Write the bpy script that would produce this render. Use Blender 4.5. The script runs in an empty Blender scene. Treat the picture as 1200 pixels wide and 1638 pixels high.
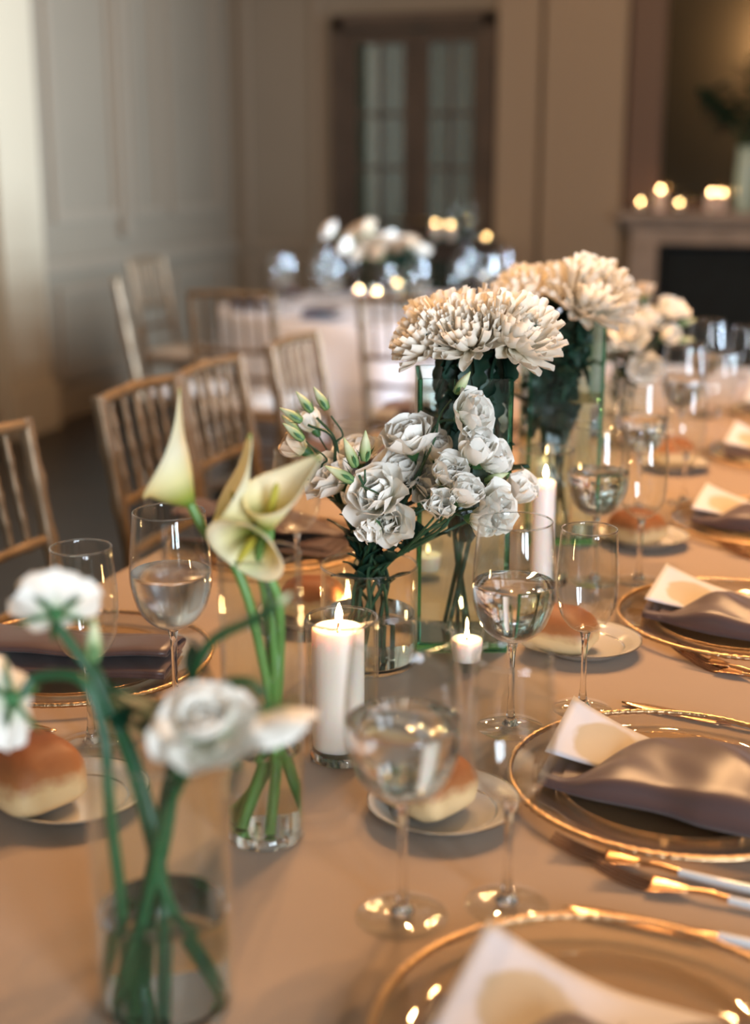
import bpy, math, random
from mathutils import Vector, Matrix, Quaternion

SC = bpy.context.scene
COL = SC.collection
R = math.radians
rnd = random.Random(11)

# ---------------------------------------------------------------- camera, world, light, exposure
cam_d = bpy.data.cameras.new('camera'); cam = bpy.data.objects.new('camera', cam_d); COL.objects.link(cam)
cam.location = (0, 0, 1.35)
cam.rotation_euler = (R(90 - 14.5), 0, R(19.5))
cam_d.sensor_fit = 'VERTICAL'; cam_d.sensor_height = 56.0
cam_d.lens = 56.0 * 2150 / 1638
cam_d.clip_start = 0.05
cam_d.dof.use_dof = True
cam_d.dof.focus_distance = 1.50
cam_d.dof.aperture_fstop = 3.5
SC.camera = cam

W = bpy.data.worlds.new('dusk'); SC.world = W; W.use_nodes = True
W.node_tree.nodes['Background'].inputs[0].default_value = (0.36, 0.48, 0.38, 1)
W.node_tree.nodes['Background'].inputs[1].default_value = 0.035

def area(name, loc, rot, sx, sy, power, col):
    d = bpy.data.lights.new(name, 'AREA'); d.shape = 'RECTANGLE'; d.size = sx; d.size_y = sy
    d.energy = power; d.color = col
    o = bpy.data.objects.new(name, d); COL.objects.link(o); o.location = loc; o.rotation_euler = rot
    return o
# daylight through the tall windows of the right-hand wall
DAY = (0.76, 0.87, 1.0)
area('window_daylight', (3.16, -1.9, 1.75), (0, R(90), 0), 2.3, 1.1, 190, DAY)
area('window_daylight', (3.16, -3.5, 1.75), (0, R(90), 0), 2.3, 1.1, 190, DAY)
area('window_daylight', (3.16, 4.9, 1.75), (0, R(90), 0), 2.3, 1.1, 125, (0.62, 0.80, 1.0)).data.spread = R(64)
# warm bulbs of the chandelier over the table
def bulb(loc, power, radius=0.03, col=(1.0, 0.56, 0.25)):
    d = bpy.data.lights.new('chandelier_bulb', 'POINT'); d.energy = power; d.shadow_soft_size = radius; d.color = col
    o = bpy.data.objects.new('chandelier_bulb', d); COL.objects.link(o); o.location = loc
for k in range(6):
    a = k * math.pi / 3
    bulb((-0.40 + 0.42 * math.cos(a), 2.75 + 0.42 * math.sin(a), 2.5), 32)
for k in range(4):
    a = k * math.pi / 2 + 0.4
    bulb((-1.9 + 0.35 * math.cos(a), 6.2 + 0.35 * math.sin(a), 2.9), 2.5)

SC.view_settings.view_transform = 'Standard'
SC.view_settings.look = 'None'
SC.view_settings.gamma = 1.0
SC.view_settings.use_curve_mapping = False
SC.view_settings.exposure = 0.6
cy = SC.cycles
cy.use_denoising = True
cy.max_bounces = 14; cy.diffuse_bounces = 3; cy.glossy_bounces = 6; cy.transmission_bounces = 12
cy.transparent_max_bounces = 64
cy.sample_clamp_indirect = 3.0
cy.blur_glossy = 0.6

# ---------------------------------------------------------------- materials
def new_mat(name):
    m = bpy.data.materials.new(name); m.use_nodes = True
    nt = m.node_tree; b = nt.nodes['Principled BSDF']
    return m, nt, b
def principled(name, col, rough=0.6, metal=0.0, spec=0.5, sss=0.0, sss_r=(1, .5, .25), sss_s=0.01, sheen=0.0,
               vary=0.0, vscale=8.0, bump=0.0, bscale=60.0, coords='Object', col2=None, trans=0.0, coat=0.0):
    m, nt, b = new_mat(name)
    b.inputs['Base Color'].default_value = (*col, 1); b.inputs['Roughness'].default_value = rough
    b.inputs['Metallic'].default_value = metal; b.inputs['Specular IOR Level'].default_value = spec
    b.inputs['Coat Weight'].default_value = coat
    if sss:
        b.inputs['Subsurface Weight'].default_value = sss; b.inputs['Subsurface Radius'].default_value = sss_r
        b.inputs['Subsurface Scale'].default_value = sss_s
    if sheen: b.inputs['Sheen Weight'].default_value = sheen
    if trans: b.inputs['Transmission Weight'].default_value = trans
    if vary or bump or col2:
        tc = nt.nodes.new('ShaderNodeTexCoord')
    if vary or col2:
        n = nt.nodes.new('ShaderNodeTexNoise'); n.inputs['Scale'].default_value = vscale; n.inputs['Detail'].default_value = 5
        nt.links.new(tc.outputs[coords], n.inputs['Vector'])
        r = nt.nodes.new('ShaderNodeValToRGB')
        c2 = col2 or tuple(c * (1 - vary) for c in col)
        r.color_ramp.elements[0].color = (*c2, 1); r.color_ramp.elements[1].color = (*col, 1)
        r.color_ramp.elements[0].position = 0.35; r.color_ramp.elements[1].position = 0.65
        nt.links.new(n.outputs['Fac'], r.inputs['Fac']); nt.links.new(r.outputs['Color'], b.inputs['Base Color'])
    if bump:
        n2 = nt.nodes.new('ShaderNodeTexNoise'); n2.inputs['Scale'].default_value = bscale; n2.inputs['Detail'].default_value = 4
        nt.links.new(tc.outputs[coords], n2.inputs['Vector'])
        bp = nt.nodes.new('ShaderNodeBump'); bp.inputs['Strength'].default_value = bump; bp.inputs['Distance'].default_value = 0.002
        nt.links.new(n2.outputs['Fac'], bp.inputs['Height']); nt.links.new(bp.outputs['Normal'], b.inputs['Normal'])
    return m
def gradient(name, stops, axis='Z', rough=0.5, coords='Generated', sss=0.0, noise=0.0, translucent=0.0, nscale=9.0):
    """colour that belongs to the thing itself, running along one of its axes"""
    m, nt, b = new_mat(name)
    b.inputs['Roughness'].default_value = rough; b.inputs['Specular IOR Level'].default_value = 0.3
    tc = nt.nodes.new('ShaderNodeTexCoord'); sp = nt.nodes.new('ShaderNodeSeparateXYZ')
    nt.links.new(tc.outputs[coords], sp.inputs[0])
    fac = sp.outputs[axis]
    if noise:
        n = nt.nodes.new('ShaderNodeTexNoise'); n.inputs['Scale'].default_value = nscale; n.inputs['Detail'].default_value = 6
        nt.links.new(tc.outputs[coords], n.inputs['Vector'])
        ma = nt.nodes.new('ShaderNodeMath'); ma.operation = 'MULTIPLY_ADD'; ma.inputs[1].default_value = noise; 
        nt.links.new(n.outputs['Fac'], ma.inputs[0]); nt.links.new(fac, ma.inputs[2])
        mb = nt.nodes.new('ShaderNodeMath'); mb.operation = 'SUBTRACT'; mb.inputs[1].default_value = noise / 2
        nt.links.new(ma.outputs[0], mb.inputs[0]); fac = mb.outputs[0]
    r = nt.nodes.new('ShaderNodeValToRGB'); cr = r.color_ramp
    cr.elements[0].position, cr.elements[0].color = stops[0][0], (*stops[0][1], 1)
    cr.elements[1].position, cr.elements[1].color = stops[-1][0], (*stops[-1][1], 1)
    for p, c in stops[1:-1]:
        e = cr.elements.new(p); e.color = (*c, 1)
    nt.links.new(fac, r.inputs['Fac']); nt.links.new(r.outputs['Color'], b.inputs['Base Color'])
    if sss:
        b.inputs['Subsurface Weight'].default_value = sss; b.inputs['Subsurface Scale'].default_value = 0.004
    if translucent:
        t = nt.nodes.new('ShaderNodeBsdfTranslucent'); mx = nt.nodes.new('ShaderNodeMixShader'); mx.inputs[0].default_value = translucent
        nt.links.new(r.outputs['Color'], t.inputs['Color'])
        nt.links.new(b.outputs[0], mx.inputs[1]); nt.links.new(t.outputs[0], mx.inputs[2])
        nt.links.new(mx.outputs[0], nt.nodes['Material Output'].inputs['Surface'])
    return m
def thin_glass(name, tint=(0.98, 0.99, 0.985), base=0.028, power=4.0, edge_tint=None):
    """thin wall of glass: clear head-on, mirror-like at grazing angles"""
    m = bpy.data.materials.new(name); m.use_nodes = True; nt = m.node_tree; nt.nodes.clear()
    out = nt.nodes.new('ShaderNodeOutputMaterial'); mx = nt.nodes.new('ShaderNodeMixShader')
    tr = nt.nodes.new('ShaderNodeBsdfTransparent'); gl = nt.nodes.new('ShaderNodeBsdfGlossy')
    tr.inputs[0].default_value = (*tint, 1); gl.inputs['Roughness'].default_value = 0.0; gl.inputs[0].default_value = (1, 1, 1, 1)
    lw = nt.nodes.new('ShaderNodeLayerWeight'); lw.inputs[0].default_value = 0.5
    pw = nt.nodes.new('ShaderNodeMath'); pw.operation = 'POWER'; pw.inputs[1].default_value = power
    ma = nt.nodes.new('ShaderNodeMath'); ma.operation = 'MULTIPLY_ADD'; ma.inputs[1].default_value = 0.9 - base; ma.inputs[2].default_value = base
    nt.links.new(lw.outputs['Facing'], pw.inputs[0]); nt.links.new(pw.outputs[0], ma.inputs[0]); nt.links.new(ma.outputs[0], mx.inputs[0])
    if edge_tint:
        mixc = nt.nodes.new('ShaderNodeMix'); mixc.data_type = 'RGBA'
        mixc.inputs['A'].default_value = (*tint, 1); mixc.inputs['B'].default_value = (*edge_tint, 1)
        p2 = nt.nodes.new('ShaderNodeMath'); p2.operation = 'POWER'; p2.inputs[1].default_value = 2.0
        nt.links.new(lw.outputs['Facing'], p2.inputs[0]); nt.links.new(p2.outputs[0], mixc.inputs['Factor'])
        nt.links.new(mixc.outputs['Result'], tr.inputs[0])
    nt.links.new(tr.outputs[0], mx.inputs[1]); nt.links.new(gl.outputs[0], mx.inputs[2]); nt.links.new(mx.outputs[0], out.inputs[0])
    return m
def solid_glass(name, ior, col=(1, 1, 1)):
    m = bpy.data.materials.new(name); m.use_nodes = True; nt = m.node_tree; nt.nodes.clear()
    out = nt.nodes.new('ShaderNodeOutputMaterial'); g = nt.nodes.new('ShaderNodeBsdfGlass')
    g.inputs['Color'].default_value = (*col, 1); g.inputs['IOR'].default_value = ior; g.inputs['Roughness'].default_value = 0.0
    nt.links.new(g.outputs[0], out.inputs[0]); return m
def emissive(name, col, strength):
    m = bpy.data.materials.new(name); m.use_nodes = True; nt = m.node_tree; nt.nodes.clear()
    out = nt.nodes.new('ShaderNodeOutputMaterial'); e = nt.nodes.new('ShaderNodeEmission')
    e.inputs[0].default_value = (*col, 1); e.inputs[1].default_value = strength
    nt.links.new(e.outputs[0], out.inputs[0]); return m

M = {}
M['cloth'] = principled('table_linen', (0.325, 0.232, 0.155), 0.75, sheen=0.15, vary=0.06, vscale=3, bump=0.25, bscale=9, spec=0.25)
M['cloth_far'] = principled('pale_linen', (0.72, 0.70, 0.72), 0.8, vary=0.08, vscale=4, bump=0.2, bscale=12)
M['glass'] = thin_glass('thin_clear_glass')
M['vase_glass'] = thin_glass('vase_glass', (0.965, 0.985, 0.975), 0.028, 4.0)
M['green_glass'] = thin_glass('thick_green_glass', (0.90, 0.955, 0.94), 0.035, 3.5, edge_tint=(0.25, 0.50, 0.44))
M['green_edge'] = solid_glass('green_glass_edge', 1.5, (0.55, 0.85, 0.75))
M['stem_glass'] = solid_glass('solid_clear_glass', 1.5)
M['water'] = solid_glass('clear_water', 1.33)
M['misted_water'] = solid_glass('misted_water', 1.33); M['misted_water'].node_tree.nodes['Glass BSDF'].inputs['Roughness'].default_value = 0.22
M['gold_glass'] = thin_glass('gold_tinted_glass', (0.97, 0.93, 0.85), 0.06, 3.0)
M['gold'] = principled('brushed_gold', (0.72, 0.45, 0.25), 0.25, 1.0)
M['gold_rim'] = principled('beaded_gold_rim', (0.60, 0.40, 0.22), 0.34, 1.0, bump=0.8, bscale=260)
M['gold_dark'] = principled('dark_reflection_gold', (0.36, 0.21, 0.13), 0.25, 1.0)  # dark reflections on the curved fork tines put into the gold's colour
M['white_handle'] = principled('white_enamel', (0.56, 0.58, 0.58), 0.25, coat=0.3)
M['porcelain'] = principled('porcelain', (0.50, 0.47, 0.42), 0.12, coat=0.4, spec=0.6)
M['silver_line'] = principled('silver_line', (0.75, 0.70, 0.62), 0.2, 1.0)
M['crust'] = gradient('bread_crust', [(0.0, (0.58, 0.44, 0.25)), (0.42, (0.60, 0.43, 0.22)), (0.66, (0.31, 0.115, 0.036)), (1.0, (0.19, 0.06, 0.02))], 'Z', 0.55, noise=0.35, nscale=4)
M['napkin'] = principled('mauve_satin', (0.082, 0.047, 0.042), 0.36, sheen=0.12, spec=0.5, bump=0.12, bscale=30)
M['paper'] = principled('card_paper', (0.74, 0.72, 0.74), 0.6)
M['ink'] = principled('brown_ink', (0.16, 0.11, 0.08), 0.7)
M['wax'] = principled('candle_wax', (0.92, 0.77, 0.70), 0.4, sss=1.0, sss_r=(1.0, 0.7, 0.5), sss_s=0.010)
M['wick'] = principled('burnt_wick', (0.03, 0.02, 0.015), 0.9)
M['flame'] = emissive('candle_flame', (1.0, 0.58, 0.24), 170.0)
M['stem'] = principled('green_stem', (0.010, 0.085, 0.026), 0.45, vary=0.4, vscale=20)
M['stem_dark'] = principled('dark_green_stem', (0.022, 0.075, 0.032), 0.5, vary=0.4, vscale=20)
M['stem_pale'] = principled('pale_green_stem', (0.13, 0.27, 0.06), 0.4, vary=0.3, vscale=25)
M['leaf'] = principled('dark_leaf', (0.012, 0.050, 0.028), 0.5, vary=0.5, vscale=30, bump=0.3, bscale=40)
M['leaf_front'] = principled('fresh_dark_leaf', (0.012, 0.085, 0.040), 0.45, vary=0.4, vscale=25)
M['calyx'] = principled('green_calyx', (0.045, 0.16, 0.05), 0.5, vary=0.4, vscale=40)
M['bud'] = gradient('green_white_bud', [(0.0, (0.10, 0.22, 0.07)), (0.35, (0.30, 0.40, 0.17)), (0.75, (0.62, 0.63, 0.40)), (1.0, (0.42, 0.48, 0.22))], 'Z', 0.5)
M['white_petal'] = gradient('white_petal', [(0.0, (0.60, 0.62, 0.40)), (0.35, (0.94, 0.90, 0.80)), (1.0, (0.95, 0.92, 0.85))], 'Y', 0.55, translucent=0.22)
M['peach_petal'] = gradient('peach_petal', [(0.0, (0.55, 0.55, 0.30)), (0.4, (0.78, 0.62, 0.44)), (1.0, (0.80, 0.66, 0.50))], 'Y', 0.55, translucent=0.3)
M['mum_petal'] = gradient('ivory_mum_petal', [(0.0, (0.66, 0.58, 0.36)), (0.4, (0.92, 0.83, 0.68)), (1.0, (0.95, 0.90, 0.80))], 'Y', 0.5, translucent=0.22)
M['ran_petal'] = gradient('white_ranunculus_petal', [(0.0, (0.60, 0.66, 0.45)), (0.4, (0.84, 0.80, 0.70)), (1.0, (0.86, 0.83, 0.75))], 'Y', 0.5, translucent=0.22)
M['calla'] = gradient('calla_spathe', [(0.0, (0.16, 0.28, 0.03)), (0.10, (0.46, 0.48, 0.10)), (0.26, (0.86, 0.80, 0.42)), (0.5, (0.93, 0.88, 0.66)), (0.92, (0.90, 0.86, 0.60)), (1.0, (0.35, 0.52, 0.14))], 'Z', 0.4, translucent=0.4)
M['spadix'] = principled('yellow_spadix', (0.42, 0.36, 0.04), 0.7, bump=0.6, bscale=200)
M['chair_gold'] = principled('worn_gold_chair_paint', (0.25, 0.17, 0.095), 0.36, vary=0.35, vscale=14, metal=0.4)
M['cushion'] = principled('ivory_cushion', (0.60, 0.55, 0.50), 0.8)
M['wall'] = principled('cream_wall_paint', (0.22, 0.178, 0.125), 0.55, vary=0.05, vscale=1.5)
M['trim'] = principled('cream_trim_paint', (0.245, 0.195, 0.138), 0.45)
M['pilaster'] = principled('light_cream_paint', (0.40, 0.33, 0.23), 0.5)
M['lit_trim'] = principled('warm_lit_trim', (0.30, 0.225, 0.15), 0.45)  # trim colour with the warm light on the far pilasters put in
M['ceiling'] = principled('ceiling_paint', (0.20, 0.17, 0.14), 0.8)
M['floor'] = principled('dark_wood_floor', (0.022, 0.015, 0.011), 0.35, vary=0.4, vscale=3)
M['door_wood'] = principled('brown_door_wood', (0.075, 0.048, 0.030), 0.45, vary=0.3, vscale=5)
M['pane'] = thin_glass('door_pane_glass', (0.75, 0.80, 0.74), 0.10, 3.0)
M['stone'] = principled('mantel_stone', (0.38, 0.30, 0.24), 0.6, vary=0.25, vscale=9)
M['teal_shade'] = principled('teal_black_shade', (0.004, 0.010, 0.012), 0.8, vary=0.4, vscale=12)  # teal-black shade of the open firebox put into the colour
M['mirror'] = principled('dim_tint_mirror', (0.09, 0.08, 0.06), 0.18, 1.0)  # dark tint stands in for the dim room reflected in the glass
M['mirror_frame'] = principled('brown_mirror_frame', (0.11, 0.062, 0.042), 0.45)
M['celadon'] = principled('celadon_ceramic', (0.42, 0.55, 0.46), 0.25, coat=0.4)
M['dark_wood'] = principled('dark_console_wood', (0.035, 0.024, 0.018), 0.35)
M['brass'] = principled('aged_brass', (0.5, 0.34, 0.15), 0.35, 1.0)
M['white_paint'] = principled('white_window_paint', (0.6, 0.6, 0.58), 0.5)

# card stock with a flat pale-gold printed leaf
def card_material():
    m, nt, b = new_mat('menu_card_print'); b.inputs['Roughness'].default_value = 0.6
    tc = nt.nodes.new('ShaderNodeTexCoord'); mp = nt.nodes.new('ShaderNodeMapping'); mp.vector_type = 'TEXTURE'
    mp.inputs['Location'].default_value = (-0.045, -0.006, 0); mp.inputs['Rotation'].default_value = (0, 0, R(28))
    mp.inputs['Scale'].default_value = (0.038, 0.046, 1)
    nz = nt.nodes.new('ShaderNodeTexNoise'); nz.inputs['Scale'].default_value = 28
    ad = nt.nodes.new('ShaderNodeVectorMath'); ad.operation = 'MULTIPLY_ADD'; ad.inputs[1].default_value = (0.55, 0.55, 0); 
    nt.links.new(tc.outputs['Object'], mp.inputs[0]); nt.links.new(tc.outputs['Object'], nz.inputs['Vector'])
    nt.links.new(nz.outputs['Color'], ad.inputs[0]); nt.links.new(mp.outputs[0], ad.inputs[2])
    sb = nt.nodes.new('ShaderNodeVectorMath'); sb.operation = 'SUBTRACT'; sb.inputs[1].default_value = (0.27, 0.27, 0)
    ln = nt.nodes.new('ShaderNodeVectorMath'); ln.operation = 'LENGTH'
    nt.links.new(ad.outputs[0], sb.inputs[0]); nt.links.new(sb.outputs[0], ln.inputs[0])
    r = nt.nodes.new('ShaderNodeValToRGB'); r.color_ramp.elements[0].position = 0.86; r.color_ramp.elements[1].position = 1.0
    r.color_ramp.elements[0].color = (0.47, 0.385, 0.27, 1); r.color_ramp.elements[1].color = (0.60, 0.585, 0.61, 1)
    nt.links.new(ln.outputs['Value'], r.inputs['Fac']); nt.links.new(r.outputs['Color'], b.inputs['Base Color'])
    return m
M['card'] = card_material()

# ---------------------------------------------------------------- mesh helpers
def catmull(pts, n=6):
    P = [Vector(p) for p in pts]
    if len(P) < 3: return [P[0].lerp(P[-1], i / n) for i in range(n + 1)]
    Q = [2 * P[0] - P[1]] + P + [2 * P[-1] - P[-2]]
    out = []
    for i in range(1, len(Q) - 2):
        a, b, c, d = Q[i - 1:i + 3]
        for k in range(n):
            t = k / n
            out.append(0.5 * ((2 * b) + (c - a) * t + (2 * a - 5 * b + 4 * c - d) * t * t + (3 * b - a - 3 * c + d) * t ** 3))
    out.append(P[-1]); return out
class MB:
    def __init__(s): s.v = []; s.f = []; s.mi = []
    def add(s, vs, fs, mi=0):
        o = len(s.v); s.v += [tuple(v) for v in vs]; s.f += [tuple(i + o for i in f) for f in fs]; s.mi += [mi] * len(fs); return s
    def box(s, c, d, mi=0, rot=None, bevel=0.0):
        x, y, z = d[0] / 2, d[1] / 2, d[2] / 2
        if bevel:
            b = min(bevel, x * .9, y * .9, z * .9); vs = []; idx = {}
            for sx in (-1, 1):
                for sy in (-1, 1):
                    for sz in (-1, 1):
                        for ax in range(3):
                            p = [sx * (x - b), sy * (y - b), sz * (z - b)]
                            p[ax] = (sx * x, sy * y, sz * z)[ax]
                            idx[(sx, sy, sz, ax)] = len(vs); vs.append(Vector(p))
            fs = []
            for ax in range(3):
                o1, o2 = (ax + 1) % 3, (ax + 2) % 3
                for sg in (-1, 1):
                    q = []
                    for (p, r) in ((-1, -1), (1, -1), (1, 1), (-1, 1)):
                        k = [0, 0, 0]; k[ax] = sg; k[o1] = p; k[o2] = r; q.append(idx[(*k, ax)])
                    fs.append(q if sg > 0 else q[::-1])
                for p in (-1, 1):
                    for r in (-1, 1):
                        k0 = [0, 0, 0]; k1 = [0, 0, 0]; k0[o1] = k1[o1] = p; k0[o2] = k1[o2] = r; k0[ax] = -1; k1[ax] = 1
                        q = [idx[(*k0, o1)], idx[(*k1, o1)], idx[(*k1, o2)], idx[(*k0, o2)]]
                        fs.append(q if p * r < 0 else q[::-1])
            for sx in (-1, 1):
                for sy in (-1, 1):
                    for sz in (-1, 1):
                        q = [idx[(sx, sy, sz, a)] for a in range(3)]
                        fs.append(q if sx * sy * sz > 0 else q[::-1])
        else:
            vs = [Vector((a * x, b * y, e * z)) for a in (-1, 1) for b in (-1, 1) for e in (-1, 1)]
            fs = [(0, 1, 3, 2), (4, 6, 7, 5), (0, 4, 5, 1), (2, 3, 7, 6), (0, 2, 6, 4), (1, 5, 7, 3)]
        if rot: vs = [rot @ v for v in vs]
        return s.add([v + Vector(c) for v in vs], fs, mi)
    def lathe(s, prof, seg=24, mi=0, c=(0, 0, 0), closed=False, cap=False):
        vs = []; fs = []; n = len(prof)
        for (r, z) in prof:
            for k in range(seg):
                a = 2 * math.pi * k / seg; vs.append((c[0] + r * math.cos(a), c[1] + r * math.sin(a), c[2] + z))
        for i in range(n if closed else n - 1):
            j = (i + 1) % n
            for k in range(seg):
                l = (k + 1) % seg; fs.append((i * seg + k, i * seg + l, j * seg + l, j * seg + k))
        if cap:
            fs.append(tuple(range(seg))[::-1]); fs.append(tuple((n - 1) * seg + k for k in range(seg)))
        return s.add(vs, fs, mi)
    def tube(s, pts, rad, seg=8, mi=0, cap=True):
        P = [Vector(p) for p in pts]; n = len(P)
        if not hasattr(rad, '__len__'): rad = [rad] * n
        vs = []; fs = []; up = None
        for i in range(n):
            d = (P[min(i + 1, n - 1)] - P[max(i - 1, 0)])
            d = d.normalized() if d.length > 1e-9 else Vector((0, 0, 1))
            if up is None: up = d.orthogonal().normalized()
            up = (up - d * up.dot(d)); up = up.normalized() if up.length > 1e-6 else d.orthogonal().normalized()
            w = d.cross(up)
            for k in range(seg):
                a = 2 * math.pi * k / seg; vs.append(P[i] + (up * math.cos(a) + w * math.sin(a)) * rad[i])
        for i in range(n - 1):
            for k in range(seg):
                l = (k + 1) % seg; fs.append((i * seg + k, i * seg + l, (i + 1) * seg + l, (i + 1) * seg + k))
        if cap: fs.append(tuple(range(seg))[::-1]); fs.append(tuple((n - 1) * seg + k for k in range(seg)))
        return s.add(vs, fs, mi)
    def grid(s, fn, nu, nv, mi=0, wrap=False):
        vs = [fn(i / nu, j / nv) for j in range(nv + 1) for i in range(nu + (0 if wrap else 1))]
        w = nu if wrap else nu + 1; fs = []
        for j in range(nv):
            for i in range(nu):
                k = (i + 1) % w if wrap else i + 1
                fs.append((j * w + i, j * w + k, (j + 1) * w + k, (j + 1) * w + i))
        return s.add(vs, fs, mi)
    def mesh(s, name, mats, smooth=True, sharp=40):
        me = bpy.data.meshes.new(name); me.from_pydata(s.v, [], s.f)
        for m in (mats if isinstance(mats, (list, tuple)) else [mats]): me.materials.append(m)
        me.polygons.foreach_set('material_index', s.mi)
        me.polygons.foreach_set('use_smooth', [smooth] * len(s.f))
        me.validate()
        if smooth and sharp: me.set_sharp_from_angle(angle=R(sharp))
        me.update(); return me
    def build(s, name, mats, parent=None, smooth=True, sharp=40, loc=None):
        return place(s.mesh(name, mats, smooth, sharp), name, parent, loc)
def place(me, name, parent=None, loc=None, mat=None):
    o = bpy.data.objects.new(name, me); COL.objects.link(o)
    if parent: o.parent = parent
    if mat is not None: o.matrix_basis = mat
    elif loc is not None: o.location = loc
    return o
def tag(o, label, cat, group=None, kind=None):
    o['label'] = label; o['category'] = cat
    if group: o['group'] = group
    if kind: o['kind'] = kind
    return o
def thing(name, label, cat, loc=(0, 0, 0), rz=0.0, group=None):
    o = bpy.data.objects.new(name, None); COL.objects.link(o); o.empty_display_size = 0.05
    o.location = loc; o.rotation_euler = (0, 0, rz)
    return tag(o, label, cat, group)
def struct(o):
    o['kind'] = 'structure'; return o
KIDS = {}
def kids(o): return [c for c in bpy.data.objects if c.parent == o]
def dup(root, loc, rz=0.0, label=None, group=None, tree=None):
    r = root.copy(); COL.objects.link(r); r.location = loc; r.rotation_euler = (0, 0, rz)
    if label: r['label'] = label
    if group: r['group'] = group
    tr = tree or KIDS.setdefault(root.name, [(c, kids(c)) for c in kids(root)])
    for ch, gs in tr:
        c = ch.copy(); COL.objects.link(c); c.parent = r
        for g in gs:
            d = g.copy(); COL.objects.link(d); d.parent = c
    return r
def frame(axis, back):
    """rotation whose Z is axis and whose Y leans to back"""
    z = Vector(axis).normalized(); b = Vector(back); y = (b - z * b.dot(z)).normalized(); x = y.cross(z)
    return Matrix((x, y, z)).transposed().to_4x4()

# ---------------------------------------------------------------- the room
XL, XR, YF, YB, ZC = -4.05, 3.25, 8.5, -4.6, 3.5
struct(MB().box(((XL + XR) / 2, (YF + YB) / 2, -0.05), (XR - XL + .4, YF - YB + .4, 0.1)).build('floor', M['floor'], smooth=False))
struct(MB().box(((XL + XR) / 2, (YF + YB) / 2, ZC + 0.05), (XR - XL + .4, YF - YB + .4, 0.1)).build('ceiling', M['ceiling'], smooth=False))
wl = struct(MB().box((XL - .06, (YF + YB) / 2, ZC / 2), (.12, YF - YB + .24, ZC)).build('wall_left', M['wall'], smooth=False))
struct(MB().box(((XL + XR) / 2, YB - .06, ZC / 2), (XR - XL, .12, ZC)).build('wall_back', M['wall'], smooth=False))
# far wall with the door opening
DX0, DX1, DZ = -3.27, -2.215, 2.24
wf = MB()
wf.box(((XL + DX0) / 2, YF + .06, ZC / 2), (DX0 - XL, .12, ZC)).box(((DX1 + XR) / 2, YF + .06, ZC / 2), (XR - DX1, .12, ZC))
wf.box(((DX0 + DX1) / 2, YF + .06, (DZ + ZC) / 2), (DX1 - DX0, .12, ZC - DZ))
wf = struct(wf.build('wall_far', M['wall'], smooth=False))
# right wall with three window openings
wins = [(-3.5, 1.15), (-1.9, 1.15), (4.9, 1.15)]
mb = MB(); y0 = YB
for (yc, w) in wins:
    mb.box((XR + .06, (y0 + yc - w / 2) / 2, ZC / 2), (.12, yc - w / 2 - y0, ZC))
    mb.box((XR + .06, yc, .29), (.12, w, .58)); mb.box((XR + .06, yc, (2.92 + ZC) / 2), (.12, w, ZC - 2.92)); y0 = yc + w / 2
mb.box((XR + .06, (y0 + YF) / 2, ZC / 2), (.12, YF - y0, ZC))
struct(mb.build('wall_right', M['wall'], smooth=False))
for n, (yc, w) in enumerate(wins):
    o = MB()
    for sy in (-1, 1): o.box((XR + .02, yc + sy * (w / 2 - .03), 1.75), (.06, .06, 2.34))
    for z in (.61, 2.89): o.box((XR + .02, yc, z), (.06, w, .06))
    f = struct(o.build('window_%d' % (n + 1), M['white_paint'], smooth=False))
    g = MB()
    for z in (1.18, 1.75, 2.32): g.box((XR + .03, yc, z), (.03, w - .1, .025))
    g.box((XR + .03, yc, 1.75), (.03, .03, 2.2)); g.build('muntin', M['white_paint'], f, smooth=False)
# mouldings of the left wall: panel frames, rails, a pilaster
def panel(parent, cx, cy, cz, w, h, axis, depth=.025, t=.05):
    mb = MB()
    for s in (-1, 1):
        if axis == 'y':
            mb.box((cx + depth / 2, cy + s * (w / 2 - t / 2), cz), (depth, t, h)); mb.box((cx + depth / 2, cy, cz + s * (h / 2 - t / 2)), (depth, w - 2 * t, t))
        else:
            mb.box((cx + s * (w / 2 - t / 2), cy - depth / 2, cz), (t, depth, h)); mb.box((cx, cy - depth / 2, cz + s * (h / 2 - t / 2)), (w - 2 * t, depth, t))
    mb.build('panel_moulding', M['trim'], parent, smooth=False)
for (a, b) in ((3.6, 4.5), (4.7, 5.55), (6.30, 6.98), (7.14, 7.50), (7.62, 8.32)):
    panel(wl, XL, (a + b) / 2, 2.15, b - a, 2.2, 'y'); panel(wl, XL, (a + b) / 2, .45, b - a, .5, 'y')
struct(MB().box((XL + .02, (YB + YF) / 2, .82), (.04, YF - YB, .07)).build('trim_1', M['trim'], smooth=False))
struct(MB().box((XL + .015, (YB + YF) / 2, .08), (.03, YF - YB, .16)).build('baseboard_left', M['trim'], smooth=False))
struct(MB().box((XL + .05, 5.88, ZC / 2), (.10, .36, ZC)).box((XL + .06, 5.88, .12), (.13, .40, .24)).build('trim_2', M['pilaster'], smooth=False))
struct(MB().box((XL + .03, 6.60 + .42, 2.2), (.05, .09, 2.5)).build('trim_3', M['trim'], smooth=False))
# far wall: panels either side of the door, wide grooved pilaster, cornice
panel(wf, -3.66, YF, 1.95, .56, 2.3, 'x')
panel(wf, -3.66, YF, .5, .56, .5, 'x')
for k, (a, b) in enumerate(((-2.18, -1.915), (-1.885, -1.39))):
    struct(MB().box(((a + b) / 2, YF - .05, ZC / 2), (b - a, .10, ZC)).build('trim_%d' % (4 + k), M['lit_trim'], smooth=False))
    struct(MB().box(((a + b) / 2, YF - .06, .12), (b - a + .02, .13, .24)).build('trim_%d' % (6 + k), M['trim'], smooth=False))
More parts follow.
